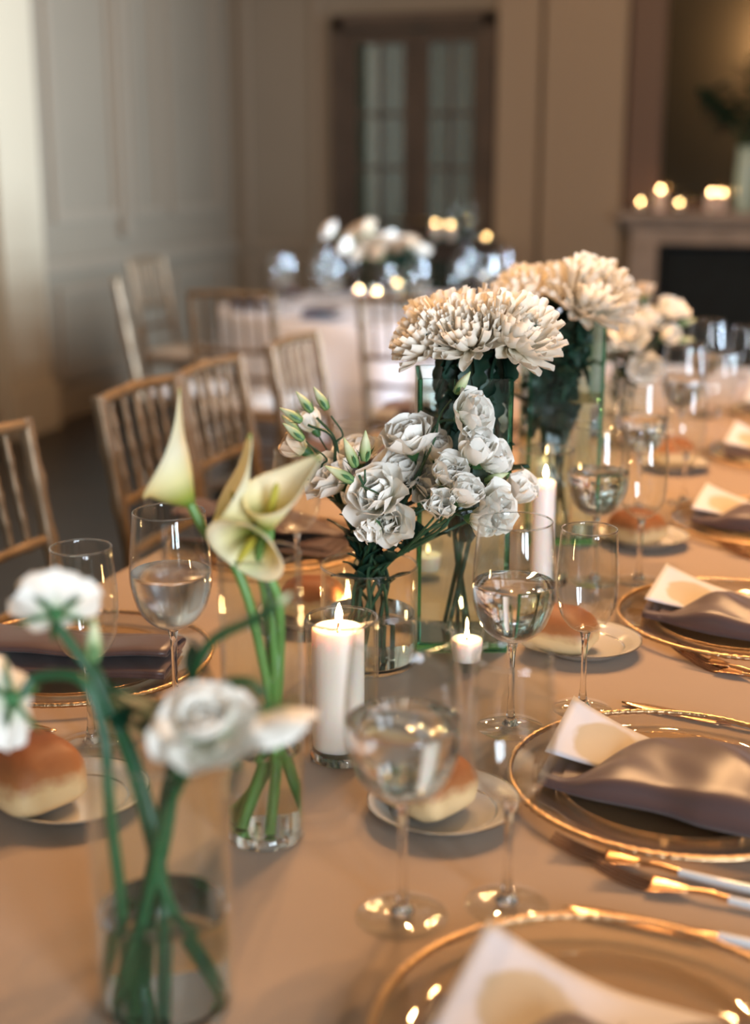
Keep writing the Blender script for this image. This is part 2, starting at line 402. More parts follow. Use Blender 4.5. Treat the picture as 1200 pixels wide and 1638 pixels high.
# glazed double door
dr = struct(MB().box((DX0 + .03, YF - .01, DZ / 2), (.08, .14, DZ)).box((DX1 - .03, YF - .01, DZ / 2), (.08, .14, DZ))
            .box(((DX0 + DX1) / 2, YF - .01, DZ - .02), (DX1 - DX0, .14, .09)).build('door_1', M['door_wood'], smooth=False))
for k, (a, b) in enumerate(((DX0 + .06, -2.735), (-2.725, DX1 - .06))):
    w = b - a; st = .075; mb = MB()
    for x in (a + st / 2, b - st / 2): mb.box((x, YF, 1.09), (st, .045, 2.14))
    for z, h in ((2.13, .07), (.16, .28)): mb.box(((a + b) / 2, YF, z), (w - 2 * st, .045, h))
    mb.box(((a + b) / 2, YF, 1.20), (.024, .04, 1.8))
    rows = [.30, .655, .99, 1.325, 1.66, 1.995 + .1]
    for z in rows[1:-1]: mb.box(((a + b) / 2, YF, z), (w - 2 * st, .04, .024))
    leaf = mb.build('door_leaf', M['door_wood'], dr, smooth=False)
    for i in range(5):
        for s in (-1, 1):
            pw = (w - 2 * st) / 2
            MB().box(((a + b) / 2 + s * pw / 2, YF + .005, (rows[i] + rows[i + 1]) / 2), (pw - .02, .005, rows[i + 1] - rows[i] - .02)).build('pane', M['pane'], leaf, smooth=False)
    hx = b - .03 if k == 0 else a + .03
    MB().tube([(hx, YF - .02, 1.0), (hx, YF - .06, 1.0), (hx + (.09 if k else -.09), YF - .06, 1.0)], .009, 6).build('handle', M['brass'], leaf)

# ---------------------------------------------------------------- fireplace, mirror and what stands on the mantel
fp = thing('fireplace', 'stone fireplace with dark open firebox and flat mantel shelf on the far wall', 'fireplace', (-.45, YF, 0))
def fb(name, c, d, mat, bev=.008): return MB().box((c[0] + .45, c[1] - YF, c[2]), d, bevel=bev).build(name, M[mat], fp, smooth=False)
fb('mantel_shelf', (-.45, YF - .16, 1.055), (1.87, .32, .05), 'stone')
fb('mantel_moulding', (-.45, YF - .125, 1.01), (1.79, .25, .04), 'stone')
fb('lintel', (-.45, YF - .10, .938), (1.72, .20, .104), 'stone')
for s in (-1, 1):
    fb('jamb', (-.45 + s * .775, YF - .10, .443), (.17, .20, .886), 'stone')
    fb('plinth', (-.45 + s * .775, YF - .11, .07), (.20, .24, .14), 'stone')
fb('firebox', (-.45, YF - .012, .443), (1.38, .02, .886), 'teal_shade', 0)
for s in (-1, 1): fb('firebox_side', (-.45 + s * .68, YF - .10, .443), (.02, .18, .886), 'teal_shade', 0)
fb('hearth', (-.45, YF - .34, .012), (1.9, .66, .024), 'teal_shade')
mr = thing('mantel_mirror', 'tall dim mirror in a brown frame above the fireplace', 'mirror', (-.42, YF, 1.12))
MB().box((0, -.02, .95), (1.52, .02, 1.9)).build('glass', M['mirror'], mr, smooth=False)
for s in (-1, 1):
    MB().box((s * .855, -.035, .95), (.21, .07, 1.98), bevel=.01).build('frame_side', M['mirror_frame'], mr, smooth=False)
    MB().box((0, -.035, .95 + s * .97), (1.50, .07, .08), bevel=.01).build('frame_rail', M['mirror_frame'], mr, smooth=False)

# ---------------------------------------------------------------- candles
FL = [(0, 0), (.0022, .0012), (.0040, .005), (.0046, .009), (.0040, .014), (.0025, .019), (.0010, .0235), (0, .026)]
flame_me = MB().lathe(FL, 10).mesh('flame', M['flame'])
def candle(name, label, loc, r, h, group=None, seg=24, flame=1.0):
    t = thing(name, label, 'candle', loc, group=group)
    MB().lathe([(0, 0), (r * .98, 0), (r, .003), (r, h - .004), (r * .96, h - .001), (r * .86, h), (r * .72, h - .004), (r * .3, h - .006), (0, h - .006)], seg).build('wax', M['wax'], t)
    MB().tube([(0, 0, h - .007), (.0005, 0, h + .002), (.002, 0, h + .007)], .0011, 6).build('wick', M['wick'], t)
    place(flame_me, 'flame', t, mat=Matrix.Translation((.0015, 0, h + .005)) @ Matrix.Scale(flame, 4))
    return t
def cylinder_glass(name, label, cat, loc, r, h, wall=.0025, base=.010, mat='vase_glass', group=None, seg=48, water=0.0, flare=1.0):
    t = thing(name, label, cat, loc, group=group)
    rb = r * flare
    MB().lathe([(0, 0), (rb - .003, 0), (rb, .003), (r, h - .001), (r - wall / 2, h), (r - wall, h - .001), (rb - wall, base), (rb - wall - .003, base - .002), (0, base - .002)], seg).build('wall', M[mat], t)
    rim = [(r - wall / 2 + .0013 * math.cos(a), h + .0013 * math.sin(a)) for a in [k * math.pi / 3 for k in range(6)]]
    MB().lathe(rim, seg, closed=True).build('rim', M['stem_glass'], t)
    MB().lathe([(0, .0006), (rb - wall - .001, .0006), (rb - wall - .0008, base * .5), (rb - wall - .003, base - .0025), (0, base - .0025)], seg).build('base', M['stem_glass'], t)
    if water:
        w = rb + (r - rb) * water / h - wall - .0006
        MB().lathe([(0, base), (w, base), (w, water - .001), (w - .001, water), (0, water)], seg).build('water', M['water'], t)
    return t
TZ = .75
cylinder_glass('hurricane_glass', 'clear glass cylinder around the thick candle in the middle front of table', 'candle holder', (-.466, 1.215, TZ), .0375, .152, base=.012)
candle('pillar_candle', 'thick white lit pillar candle in front glass cylinder beside the blurred water goblet', (-.470, 1.213, TZ + .0125), .0272, .130, flame=.8)
cylinder_glass('hurricane_glass', 'tall clear cylinder around the slim candle right of the front mum vase', 'candle holder', (-0.402, 1.882, 0.750), .040, .20, base=.012)
candle('pillar_candle', 'slim white candle right of the front vase of mums', (-0.396, 1.845, 0.762), .0160, .150, flame=.7)
cylinder_glass('hurricane_glass', 'clear cylinder around the distant slim candle behind the stemware', 'candle holder', (-.46, 2.62, TZ), .043, .19, base=.012)
candle('pillar_candle', 'distant slim lit candle seen through the wine goblet behind', (-.463, 2.62, TZ + .0125), .0125, .108, flame=.6)
def votive(loc, label, r=.0225, h=.062, group=None, k=1.0):
    t = thing('votive_candle', label, 'candle', loc, group=group)
    MB().lathe([(0, 0), (r * .80, 0), (r * .84, .003), (r, h), (r - .0015, h), (r * .80 - .0008, .012), (0, .010)], 28).build('cup', M['vase_glass'], t)
    MB().lathe([(0, .0112), (r * .76, .0125), (r * .865, h * .60), (r * .82, h * .625), (r * .3, h * .60), (0, h * .60)], 24).build('wax', M['wax'], t)
    MB().tube([(0, 0, h * .59), (0, 0, h * .60 + .006)], .001, 5).build('wick', M['wick'], t)
    place(flame_me, 'flame', t, mat=Matrix.Translation((0, 0, h * .60 + .004)) @ Matrix.Scale(.55 * k, 4))
    return t
votive((-.412, 1.500, TZ), 'small lit votive candle in a clear cup beside the lisianthus vase')
votive((-0.606, 1.602, 0.750), 'small lit votive glowing just behind the thick front candle, left of lisianthus vase', .0225, .06)
votive((-0.578, 1.870, 0.750), 'small lit votive glowing through the lisianthus stems, left of the square vase', .0225, .058)
votive((-.55, 2.55, TZ), 'lit votive hidden low behind the second mum vase', .0225, .06)
votive((-.41, 2.93, TZ), 'lit votive at the foot of the distant lisianthus vase', .0225, .06)

# ---------------------------------------------------------------- stemware
def smooth_prof(p, n=4): return [(max(0, v.x), v.y) for v in [Vector((q[0], q[1])) for q in [(a.x, a.y) for a in [Vector((b[0], b[1], 0)) for b in catmull([(x, z, 0) for x, z in p], n)]]]]
def glass_meshes(bowl, foot_r, stem_r, level=None):
    z0 = bowl[0][1]; top = bowl[-1][1]
    outer = smooth_prof(bowl); t = .0011
    inner = [(max(r - t, 0), z + (t if i == 0 else 0)) for i, (r, z) in enumerate(outer)]
    inner = [(r, max(z, z0 + .0035)) for r, z in inner]
    seg = 40
    b = MB().lathe([(0, z0)] + outer + [(outer[-1][0] - t / 2, top + .0006)] + inner[::-1] + [(0, z0 + .0035)], seg).mesh('bowl', M['glass'], sharp=60)
    rr = [(outer[-1][0] - t / 2 + .0009 * math.cos(a), top + .0009 * math.sin(a)) for a in [k * math.pi / 3 for k in range(6)]]
    rim = MB().lathe(rr, seg, closed=True).mesh('rim', M['stem_glass'])
    s = MB().lathe(smooth_prof([(.0095, .0045), (.0055, .012), (stem_r, .030), (stem_r * .92, z0 * .6), (stem_r * 1.15, z0 - .012), (.0062, z0 - .0008)], 3), 16, cap=True).mesh('stem', M['stem_glass'])
    f = MB().lathe([(0, 0), (foot_r - .001, 0), (foot_r, .0009), (foot_r - .001, .0019), (foot_r * .6, .0028), (.010, .0046), (0, .0048)], seg).mesh('foot', M['glass'], sharp=60)
    w = None
    if level:
        ins = [(max(r - .0016, 0), max(z, z0 + .005)) for r, z in outer if z < level - .001]
        rl = next(r for r, z in outer if z >= level - .001) - .0016
        w = MB().lathe([(0, z0 + .005)] + ins + [(rl, level - .0012), (rl - .0012, level), (0, level)], seg).mesh('water', M['water'], sharp=60)
    return b, rim, s, f, w
GOB = [(.0058, .100), (.020, .106), (.034, .119), (.0430, .142), (.0455, .163), (.0448, .186), (.0422, .212), (.0395, .235)]
WIN = [(.0055, .094), (.018, .100), (.0285, .114), (.0335, .134), (.0345, .152), (.0340, .172), (.0322, .194), (.0308, .213)]
G_WATER = glass_meshes(GOB, .037, .0036, .168); G_LOW = glass_meshes(GOB, .037, .0036, .150); G_MIST = G_WATER[:4] + (G_WATER[4].copy(),); G_MIST[4].materials[0] = M['misted_water']; G_WINE = glass_meshes(WIN, .034, .0034)
def stemware(name, label, loc, kind, group=None, s=1.0):
    t = thing(name, label, 'glass', loc, group=group); t.scale = (s, s, s)
    for me, n in zip(kind, ('bowl', 'rim', 'stem', 'foot', 'water')):
        if me: place(me, n, t)
    return t
stemware('water_goblet', 'water filled goblet in focus, right of the white lisianthus vase', (-.318, 1.344, TZ), G_WATER)
stemware('wine_glass', 'empty wine glass in focus right beside the water goblet and bread roll', (-.253, 1.42, TZ), G_WINE)
stemware('water_goblet', 'nearest blurred water goblet standing in front of the front bread plate', (-.309, .94, TZ), G_WATER, s=1.04)
stemware('wine_glass', 'nearest blurred empty wine glass standing right of the blurred front goblet', (-.232, .985, TZ), G_WINE, s=1.04)
stemware('water_goblet', 'large misted goblet of cool water behind the left napkin', (-.683, 1.257, TZ), G_MIST, s=1.0)
stemware('wine_glass', 'empty wine glass at far left beside the misted water goblet', (-.728, 1.150, TZ), G_WINE, s=1.03)
stemware('water_goblet', 'water goblet behind the focused pair, in front of the distant slim candle', (-.33, 1.907, TZ), G_WATER)
stemware('wine_glass', 'empty wine glass standing just behind the second bread roll on the right side', (-.268, 1.93, TZ), G_WINE, s=1.03)
stemware('water_goblet', 'goblet on the left side seen behind the calla lilies and lisianthus buds', (-.66, 1.80, TZ), G_LOW)
stemware('wine_glass', 'empty wine glass on the left side beyond the calla lilies, behind its goblet', (-.72, 1.70, TZ), G_WINE)
stemware('water_goblet', 'third goblet back on the right side, before the third bread roll', (-.335, 2.36, TZ), G_WATER)
stemware('wine_glass', 'third wine glass back on the right side, by the third bread roll', (-.265, 2.44, TZ), G_WINE)
stemware('water_goblet', 'fourth goblet back on the right side, against the dark firebox', (-.325, 2.86, TZ), G_WATER)
stemware('wine_glass', 'fourth wine glass back on the right side, against the dark firebox', (-.255, 2.93, TZ), G_WINE)
stemware('water_goblet', 'farthest goblet visible on the right side near the table end', (-.33, 3.34, TZ), G_LOW)
stemware('wine_glass', 'farthest wine glass at right edge near the table end', (-.245, 3.42, TZ), G_WINE)
stemware('water_goblet', 'goblet on the left side behind the lisianthus, second from far end', (-.65, 2.35, TZ), G_LOW)
stemware('water_goblet', 'distant goblet on the left side hidden behind the mum vase', (-.66, 2.85, TZ), G_LOW)
stemware('wine_glass', 'distant wine glass on left side behind the square mum vase', (-.70, 2.27, TZ), G_WINE)

# ---------------------------------------------------------------- long table: cloth, settings
def cloth(name, label, outline, z, mat, drop, amp, nfold, tuck=None):
    """outline(t)->(x,y) closed; draped skirt with folds"""
    N = 220; rings = []
    prof = [(0.0, 0.0), (.25, 0), (.5, 0), (.75, 0), (.965, 0.0), (.99, -.002), (1.0, -.010)]
    mb = MB(); cx = sum(outline(i / N)[0] for i in range(N)) / N; cyy = sum(outline(i / N)[1] for i in range(N)) / N
    vs = []; fs = []
    for (s, dz) in prof[1:]:
        for i in range(N):
            x, y = outline(i / N); vs.append((cx + (x - cx) * s, cyy + (y - cyy) * s, z + dz))
    for d in (.06, .16, .3, .45, .6, drop):
        for i in range(N):
            x, y = outline(i / N); x2, y2 = outline(i / N + .002); nx, ny = y2 - y, -(x2 - x); l = math.hypot(nx, ny) or 1
            k = amp * (d / drop) * (.55 + .45 * math.sin(2 * math.pi * nfold * i / N + 1.3 * math.sin(i * .17)))
            if tuck and nx / l < -.9: k = -tuck * min(1.0, d / .16) + k * .3      # pushed in by the chair seats
            vs.append((x + nx / l * k, y + ny / l * k, z - d))
    nr = len(prof) - 1 + 6
    for j in range(nr - 1):
        for i in range(N):
            k = (i + 1) % N; fs.append((j * N + i, j * N + k, (j + 1) * N + k, (j + 1) * N + i))
    vs.append((cx, cyy, z)); c = len(vs) - 1
    for i in range(N): fs.append((c, (i + 1) % N, i))
    fs = [f[::-1] for f in fs] 
    mb.add(vs, fs); o = mb.build(name, M[mat], sharp=None)
    return tag(o, label, 'tablecloth')
def rect_outline(x0, x1, y0, y1):
    L = [(x0, y0), (x1, y0), (x1, y1), (x0, y1)]; per = 2 * (x1 - x0 + y1 - y0)
    def f(t):
        d = (t % 1.0) * per
        for i in range(4):
            a = L[i]; b = L[(i + 1) % 4]; l = abs(b[0] - a[0]) + abs(b[1] - a[1])
            if d <= l: return (a[0] + (b[0] - a[0]) * d / l, a[1] + (b[1] - a[1]) * d / l)
            d -= l
        return L[0]
    return f
cloth('tablecloth', 'champagne linen cloth on the long banquet table', rect_outline(-1.03, .10, .10, 4.25), TZ - .0005, 'cloth', .73, .05, 34, tuck=.13)

# chargers
NB = 180
ch_body = MB().lathe([(0, .003), (.108, .003), (.113, .004), (.117, .0085), (.120, .0095), (.145, .0125), (.1625, .0150), (.1625, .0130), (.144, .0102), (.118, .0065), (.114, .0015), (.108, 0), (0, 0)], 72).mesh('glass_body', M['gold_glass'], sharp=60)
def beads():
    mb = MB()
    def fn(u, v):
        a = 2 * math.pi * u; b = 2 * math.pi * v; rr = .0030 + .0006 * math.cos(90 * a) * (.6 + .4 * math.sin(7 * a))
        return ((.1635 + rr * math.cos(b)) * math.cos(a), (.1635 + rr * math.cos(b)) * math.sin(a), .0142 + rr * math.sin(b))
    mb.grid(fn, 360, 8); return mb.mesh('gold_rim', M['gold_rim'], sharp=None)
ch_rim = beads()
ch_ring = MB().lathe([(.1176, .0090), (.1188, .0100), (.1182, .0104), (.1170, .0094)], 72, closed=True).mesh('inner_ring', M['gold_rim'])
def charger(label, loc):
    t = thing('charger_plate', label, 'plate', loc)
    place(ch_body, 'glass_body', t); place(ch_rim, 'gold_rim', t); place(ch_ring, 'inner_ring', t); return t
# napkin: a satin pocket, folded over towards its open side
def napkin_mesh(seed, puff=1.0):
    q = random.Random(seed); ph = [q.uniform(0, 6.28) for _ in range(6)]
    X0, X1 = -.125, .165
    def fn(u, v):
        x = X0 + (X1 - X0) * u
        yf = -.050 - .042 * min(1, (u / .55)) ** .9 + .006 * math.sin(9 * u + ph[0])          # front fold line
        yb = .048 + .008 * math.sin(5 * u + ph[1])                                              # back edge of the lower layer
        open_u = max(0.0, min(1.0, (u - .06) / .32)); open_u = open_u * open_u * (3 - 2 * open_u)
        yo = yf + .012 + open_u * (.096 + .012 * math.sin(7 * u + ph[2]))                       # edge of the upper layer
        hh = (.010 + .026 * open_u * (1 + .22 * math.sin(13 * u + ph[3]))) * puff
        if v < .4:                                                                                # lower layer, back -> front
            k = v / .4; return (x, yb + (yf - yb) * k, .0045 + .001 * math.sin(8 * x + ph[4]))
        if v < .62:                                                                               # rounded fold
            k = (v - .4) / .22; a = -math.pi / 2 - math.pi * k
            c = .0045 + hh * .42; return (x + .003 * math.sin(20 * u), yf + hh * .34 * math.cos(a) * 1.0 + hh * .1 * k, c + hh * .42 * math.sin(a))
        k = (v - .62) / .38
        y = yf + hh * .1 + (yo - yf - hh * .1) * k
        z = .0045 + hh * .84 + open_u * .007 * math.sin(math.pi * k) * (1 + .5 * math.sin(11 * u + 4 * k + ph[5])) - .004 * k * math.sin(6 * u)
        z += .0035 * math.sin(26 * u + 9 * k + ph[2]) * k * (1 - .5 * k) * open_u
        return (x, y, z)
    m = MB().grid(fn, 44, 40)
    return m
def napkin(label, loc, rz, seed, puff=1.0):
    t = thing('folded_napkin', label, 'napkin', loc, rz)
    o = napkin_mesh(seed, puff).build('cloth_fold', M['napkin'], t, sharp=None)
    s = o.modifiers.new('thickness', 'SOLIDIFY'); s.thickness = .0011; s.offset = 0
    def hem(u):
        return (0, 0, 0)
    # the layered inner folds showing at the narrow end
    for k in range(3):
        def fn(u, v, k=k):
            y = -.045 + .085 * u - .006 * k; x = -.127 + .012 * k + .09 * v
            return (x, y, .0062 + .0022 * k + .002 * math.sin(3.14 * u) * (1 - v))
        p = MB().grid(fn, 12, 6).build('inner_fold', M['napkin'], t, sharp=None)
    return t
def menu_card(label, loc, rz, lift=.034, w=.105, l=.205, tilt=0.0):
    t = thing('menu_card', label, 'menu card', loc, rz)
    def fn(u, v):
        x = -l / 2 + l * u; y = -w / 2 + w * v
        k = max(0, (.55 - u) / .55)
        return (x, y, lift * (k ** 1.6) * (.25 + .75 * v) + .0)
    o = MB().grid(fn, 24, 10).build('card', M['card'], t, sharp=None)
    s = o.modifiers.new('thickness', 'SOLIDIFY'); s.thickness = .0006; s.offset = 0
    for j, (xx, yy, ll) in enumerate(((.012, .0, .020), (.017, -.004, .016))):
        z = .0007
        MB().box((xx, yy + .012, z), (.0012, ll, .0003)).build('printed_line', M['ink'], t, smooth=False)
    return t
PZ = TZ + .003
for (lab, lc) in (('nearest gold rimmed glass charger at the bottom of the photo', (-.118, .810)),
                  ('second gold rimmed glass charger, in front of the focused glasses', (-.127, 1.250)),
                  ('third gold rimmed glass charger, right of the second bread plate', (-.107, 1.775)),
                  ('fourth glass charger back on the right side', (-.105, 2.30)),
                  ('fifth glass charger back on the right side, blurred', (-.105, 2.88)),
                  ('farthest glass charger on the right side of the table', (-.105, 3.42)),
                  ('nearest glass charger on the left side, under the left napkin', (-.868, 1.352)),
                  ('second glass charger on the left side, behind the calla lilies', (-.85, 1.90)),
                  ('third glass charger on the left side, behind the lisianthus', (-.85, 2.42)),
                  ('fourth glass charger on left side far behind the mum vase', (-.85, 2.94))):
    charger(lab, (lc[0], lc[1], TZ))
NAP = [('crumpled mauve napkin on the nearest charger at the bottom', (-.118, .780), 0, 3, 1.0),
       ('mauve satin napkin folded around the card on the second charger', (-.127, 1.243), 0, 5, 1.05),
       ('mauve satin napkin on the third charger back', (-.107, 1.768), 0, 8, .95),
       ('blurred mauve napkin on the fourth charger back', (-.105, 2.295), 0, 9, 1.0),
       ('blurred mauve napkin on the fifth charger back', (-.105, 2.875), 0, 12, 1.0),
       ('pale blurred napkin on the farthest right charger', (-.105, 3.42), 0, 14, 1.0),
       ('mauve napkin on the second left charger behind the callas', (-.85, 1.90), math.pi, 22, 1.2),
       ('mauve napkin on the third left charger behind the lisianthus', (-.85, 2.42), math.pi, 23, 1.2),
       ('mauve napkin on the farthest left charger', (-.85, 2.94), math.pi, 24, 1.2)]
def rolled_napkin(label, loc, rz):
    t = thing('folded_napkin', label, 'napkin', loc, rz)
    prof = catmull([(.050, .0030, 0), (-.040, .0032, 0), (-.053, .0095, 0), (-.044, .0150, 0), (.030, .0135, 0), (.046, .0185, 0), (.036, .0245, 0), (-.020, .0235, 0), (-.040, .0290, 0), (-.030, .0355, 0), (.008, .0345, 0), (.020, .0290, 0), (.010, .0255, 0), (-.010, .0270, 0)], 5)
    n = len(prof) - 1
    def fn(u, v):
        p = prof[min(n, int(round(v * n)))]; x = .135 - .285 * u
        hs = 1 + .55 * max(0, u - .45) ** 1.0 + .05 * math.sin(14 * u); ws = 1 + .35 * u
        return (x + .010 * (v - .5) + .004 * math.sin(9 * v), p.x * ws + .004 * math.sin(5 * u + 3 * v), p.y * hs)
    o = MB().grid(fn, 24, n).build('cloth_fold', M['napkin'], t, sharp=None)
    s = o.modifiers.new('thickness', 'SOLIDIFY'); s.thickness = .0012; s.offset = 0
    o = MB().grid(lambda u, v: (.128 - .12 * u, -.040 + .075 * v, .0085 + .002 * math.sin(6 * v)), 8, 8).build('inner_fold', M['napkin'], t, sharp=None)
    return t
rolled_napkin('mauve satin napkin with open rolled end on the left charger', (-.868, 1.330, TZ + .0105), R(12))
for (lab, lc, rz, sd, pf) in NAP: napkin(lab, (*lc, TZ + .0105), rz, sd, pf)
menu_card('white menu card with bright upright corner on the nearest charger', (-.123, .800, TZ + .0255), R(-7), .032, w=.112)
menu_card('white menu card with pale printed leaf tucked in second napkin', (-.146, 1.252, TZ + .0255), R(-7), .036, w=.088)
menu_card('white menu card tucked into the third napkin back', (-.125, 1.785, TZ + .0255), R(-8), .030)
menu_card('blurred menu card in the fourth napkin back', (-.125, 2.312, TZ + .0255), R(-8), .030)
menu_card('blurred menu card in the fifth napkin back', (-.125, 2.892, TZ + .0255), R(-8), .040)
menu_card('blurred menu card standing up in the farthest right napkin', (-.125, 3.432, TZ + .0255), R(-8), .060)

# bread plates and rolls
bp = MB().lathe([(0, .004), (.044, .004), (.050, .006), (.060, .012), (.0715, .0165), (.0722, .0160), (.061, .0095), (.049, .0015), (.040, 0), (0, 0)], 56).mesh('dish', M['porcelain'], sharp=60)
bl = MB().lathe([(.0712, .0164), (.0722, .0172), (.0729, .0164), (.0722, .0156)], 56, closed=True).mesh('gilt_edge', M['silver_line'])
bi = MB().lathe([(.0500, .0060), (.0508, .0068), (.0517, .0070), (.0510, .0062)], 56, closed=True).mesh('inner_line', M['silver_line'])
def bread_plate(label, loc, s=1.0):
    t = thing('bread_plate', label, 'plate', loc); t.scale = (s, s, s)
    place(bp, 'dish', t); place(bl, 'gilt_edge', t); place(bi, 'inner_line', t)
def roll(label, loc, rz, d, seed):
    q = random.Random(seed); ph = [q.uniform(0, 6.28) for _ in range(6)]
    def fn(u, v):
        a = 2 * math.pi * u; b = math.pi * (v - .5)
        e = .46; sg = lambda x, p: math.copysign(abs(x) ** p, x)
        x = sg(math.cos(a), e) * sg(math.cos(b), .62); y = sg(math.sin(a), e) * sg(math.cos(b), .62); z = sg(math.sin(b), .78)
        z = z * (1.0 if z > 0 else .55)
        k = 1 + .035 * math.sin(2 * a + ph[0]) + .03 * math.sin(3 * b + ph[1] + a) + .012 * math.sin(7 * a + 5 * b + ph[2])
        if z < 0: k *= 1 - .10 * z * z
        return (x * d[0] / 2 * k, y * d[1] / 2 * k, z * d[2] * .64 * (1 - .10 * (x * x + y * y)) + d[2] * .35)
    o = MB().grid(fn, 40, 24, wrap=True).build('bread_roll', M['crust'], sharp=None)
    o.location = loc; o.rotation_euler = (0, 0, rz)
    return tag(o, label, 'bread')
BR = [((-.329, 1.124), (-.345, 1.122), 'front bread plate with pale rim behind the nearest glasses', 'square pale sided bread roll on the front plate, behind nearest glasses', (.086, .080, .060), -.49),
      ((-.290, 1.614), (-.318, 1.592), 'bread plate with thin bright rim behind the focused empty wine glass', 'golden brown bread roll behind the focused water goblet', (.094, .084, .058), -.10),
      ((-.292, 2.140), (-.302, 2.120), 'blue edged bread plate in the middle distance', 'bread roll with brown left and pale right side in the middle distance', (.086, .078, .058), -.6),
      ((-.320, 2.72), (-.322, 2.735), 'blurred far bread plate among the right side glasses', 'blurred far bread roll seen between the right side glasses', (.086, .078, .058), .4),
      ((-.671, 1.025), (-.708, 1.008), 'bread plate at the left edge in front of the left napkin', 'browned bread roll at the left edge on its plate', (.098, .092, .066), -.42),
      ((-.66, 1.60), (-.66, 1.61), 'bread plate on the left side behind the tall calla vase', 'bread roll on the left side behind the tall calla vase', (.086, .078, .055), .2)]
for k, (pl, rl, la, lb, d, rz) in enumerate(BR):
    bread_plate(la, (*pl, TZ), 1.0 if k != 1 else 1.02); roll(lb, (*rl, TZ + .0045), rz, d, 40 + k)

# cutlery
def cutlery_parts(kind):
    out = []
    if kind == 'fork':
        for j in range(4):
            y0 = -.0090 + .0060 * j
            path = catmull([(-.105, y0 * .92, .0145), (-.085, y0, .0075), (-.065, y0 * .95, .0035), (-.055, y0 * .8, .003)], 5)
            out.append(('tine', MB().tube(path, [.0010 + .0008 * min(1, i / 6) for i in range(len(path))], 6), 'gold_dark'))
        def fn(u, v):
            x = -.058 + .036 * u; w = .0115 * (1 - u) ** .7 + .0028
            return (x, (v - .5) * 2 * w, .0030 + .004 * math.sin(u * 1.5) + .0025 * (2 * v - 1) ** 2 * (1 - u))
        out.append(('head', MB().grid(fn, 12, 8), 'gold'))
        out.append(('neck', MB().tube(catmull([(-.026, 0, .0065), (-.008, 0, .0085), (.012, 0, .0070)], 5), .0026, 8), 'gold'))
    elif kind == 'knife':
        def fn(u, v):
            x = -.115 + .115 * u; w = .0095 * math.sin(min(1, u * 3.2 + .08) * math.pi / 2)
            return (x, (v - .45) * 1.9 * w, .0028 + .0012 * math.sin(math.pi * v))
        out.append(('blade', MB().grid(fn, 16, 6), 'gold'))
        out.append(('neck', MB().tube([(-.004, 0, .0035), (.012, 0, .005)], .0035, 8), 'gold'))
    out.append(('handle', MB().tube(catmull([(.010, 0, .0062), (.03, 0, .0056), (.07, 0, .0050), (.105, 0, .0052), (.112, 0, .0052)], 5), [.0036] + [.0036 + .0010 * i / 20 for i in range(19)] + [.0030], 10), 'white_handle'))
    return [(n, mb.mesh(n, M[mt], sharp=50), n in ('head', 'blade')) for n, mb, mt in out]
CUT = {k: cutlery_parts(k) for k in ('fork', 'knife')}
def cutlery(kind, label, loc, rz, group=None):
    t = thing(kind, label, kind, loc, rz, group)
    for n, me, sol in CUT[kind]:
        o = place(me, n, t)
        if sol: s = o.modifiers.new('thickness', 'SOLIDIFY'); s.thickness = .0012; s.offset = 0
    return t
cutlery('fork', 'gold fork with white handle nearest the second charger, its tines further left', (-.112, 1.079, TZ - .0005), R(-6))
cutlery('fork', 'gold fork with white handle lying nearer than its twin in front', (-.067, 1.047, TZ - .0005), R(-5))
cutlery('fork', 'gold fork with tines further left, before the third charger', (-.085, 1.590, TZ - .0005), R(-26))
cutlery('fork', 'gold fork with tines further right, before the third charger', (-.066, 1.568, TZ - .0005), R(-24))
cutlery('fork', 'blurred gold fork with tines further left, before the fourth charger', (-.085, 2.118, TZ - .0005), R(-26))
cutlery('fork', 'blurred gold fork with tines further right, before the fourth charger', (-.062, 2.085, TZ - .0005), R(-22))
cutlery('knife', 'gold knife tip showing beyond the second charger near the wine glass foot', (-.100, 1.4275, TZ), R(-11))
cutlery('knife', 'gold knife with white handle between the two nearest chargers', (-.070, .987, TZ), R(-3))
cutlery('knife', 'dark knife tip at the left edge in front of the left charger', (-.895, 1.163, TZ), R(180))

# ---------------------------------------------------------------- flowers: shared petal meshes
def petal(name, mat, L, Wd, cup, curl, ruff=0.0, nu=6, nv=6, taper=.75, tipw=.5):
    """grows along +Y from the origin, its inner face looks to +Z"""
    def fn(u, v):
        s = 2 * u - 1
        w = Wd / 2 * (math.sin(math.pi * min(1, .12 + v * taper)) ** .7 if v < .999 else math.sin(math.pi * (.12 + taper)) ** .7)
        y = L * v * (1 - .10 * s * s * tipw * 2 * v)
        z = cup * s * s * (1 - .3 * v) + curl * v * v + ruff * math.sin(7 * u + 3 * v) * v * v
        return (s * w, y, z)
    return MB().grid(fn, nu, nv).mesh(name, M[mat], sharp=None)
P_LIS = [petal('petal', 'white_petal', .031, .036, .009, .004 + .004 * (k % 2), .0022 * (1 + k % 3), taper=.62) for k in range(3)]
P_LISP = [petal('petal', 'peach_petal', .031, .034, .009, .004, .002, taper=.62)]
P_MUM = [petal('petal', 'mum_petal', .046, .0165, .0042, c, 0.0, 4, 5, .72) for c in (.012, .017, .024)]
P_RAN = [petal('petal', 'ran_petal', .030, .034, .008, .006, .001, taper=.66)]
calyx_me = MB().lathe([(0, -.010), (.003, -.0095), (.0062, -.003), (.0070, .002), (.0035, .006), (0, .007)], 10).mesh('calyx', M['calyx'])
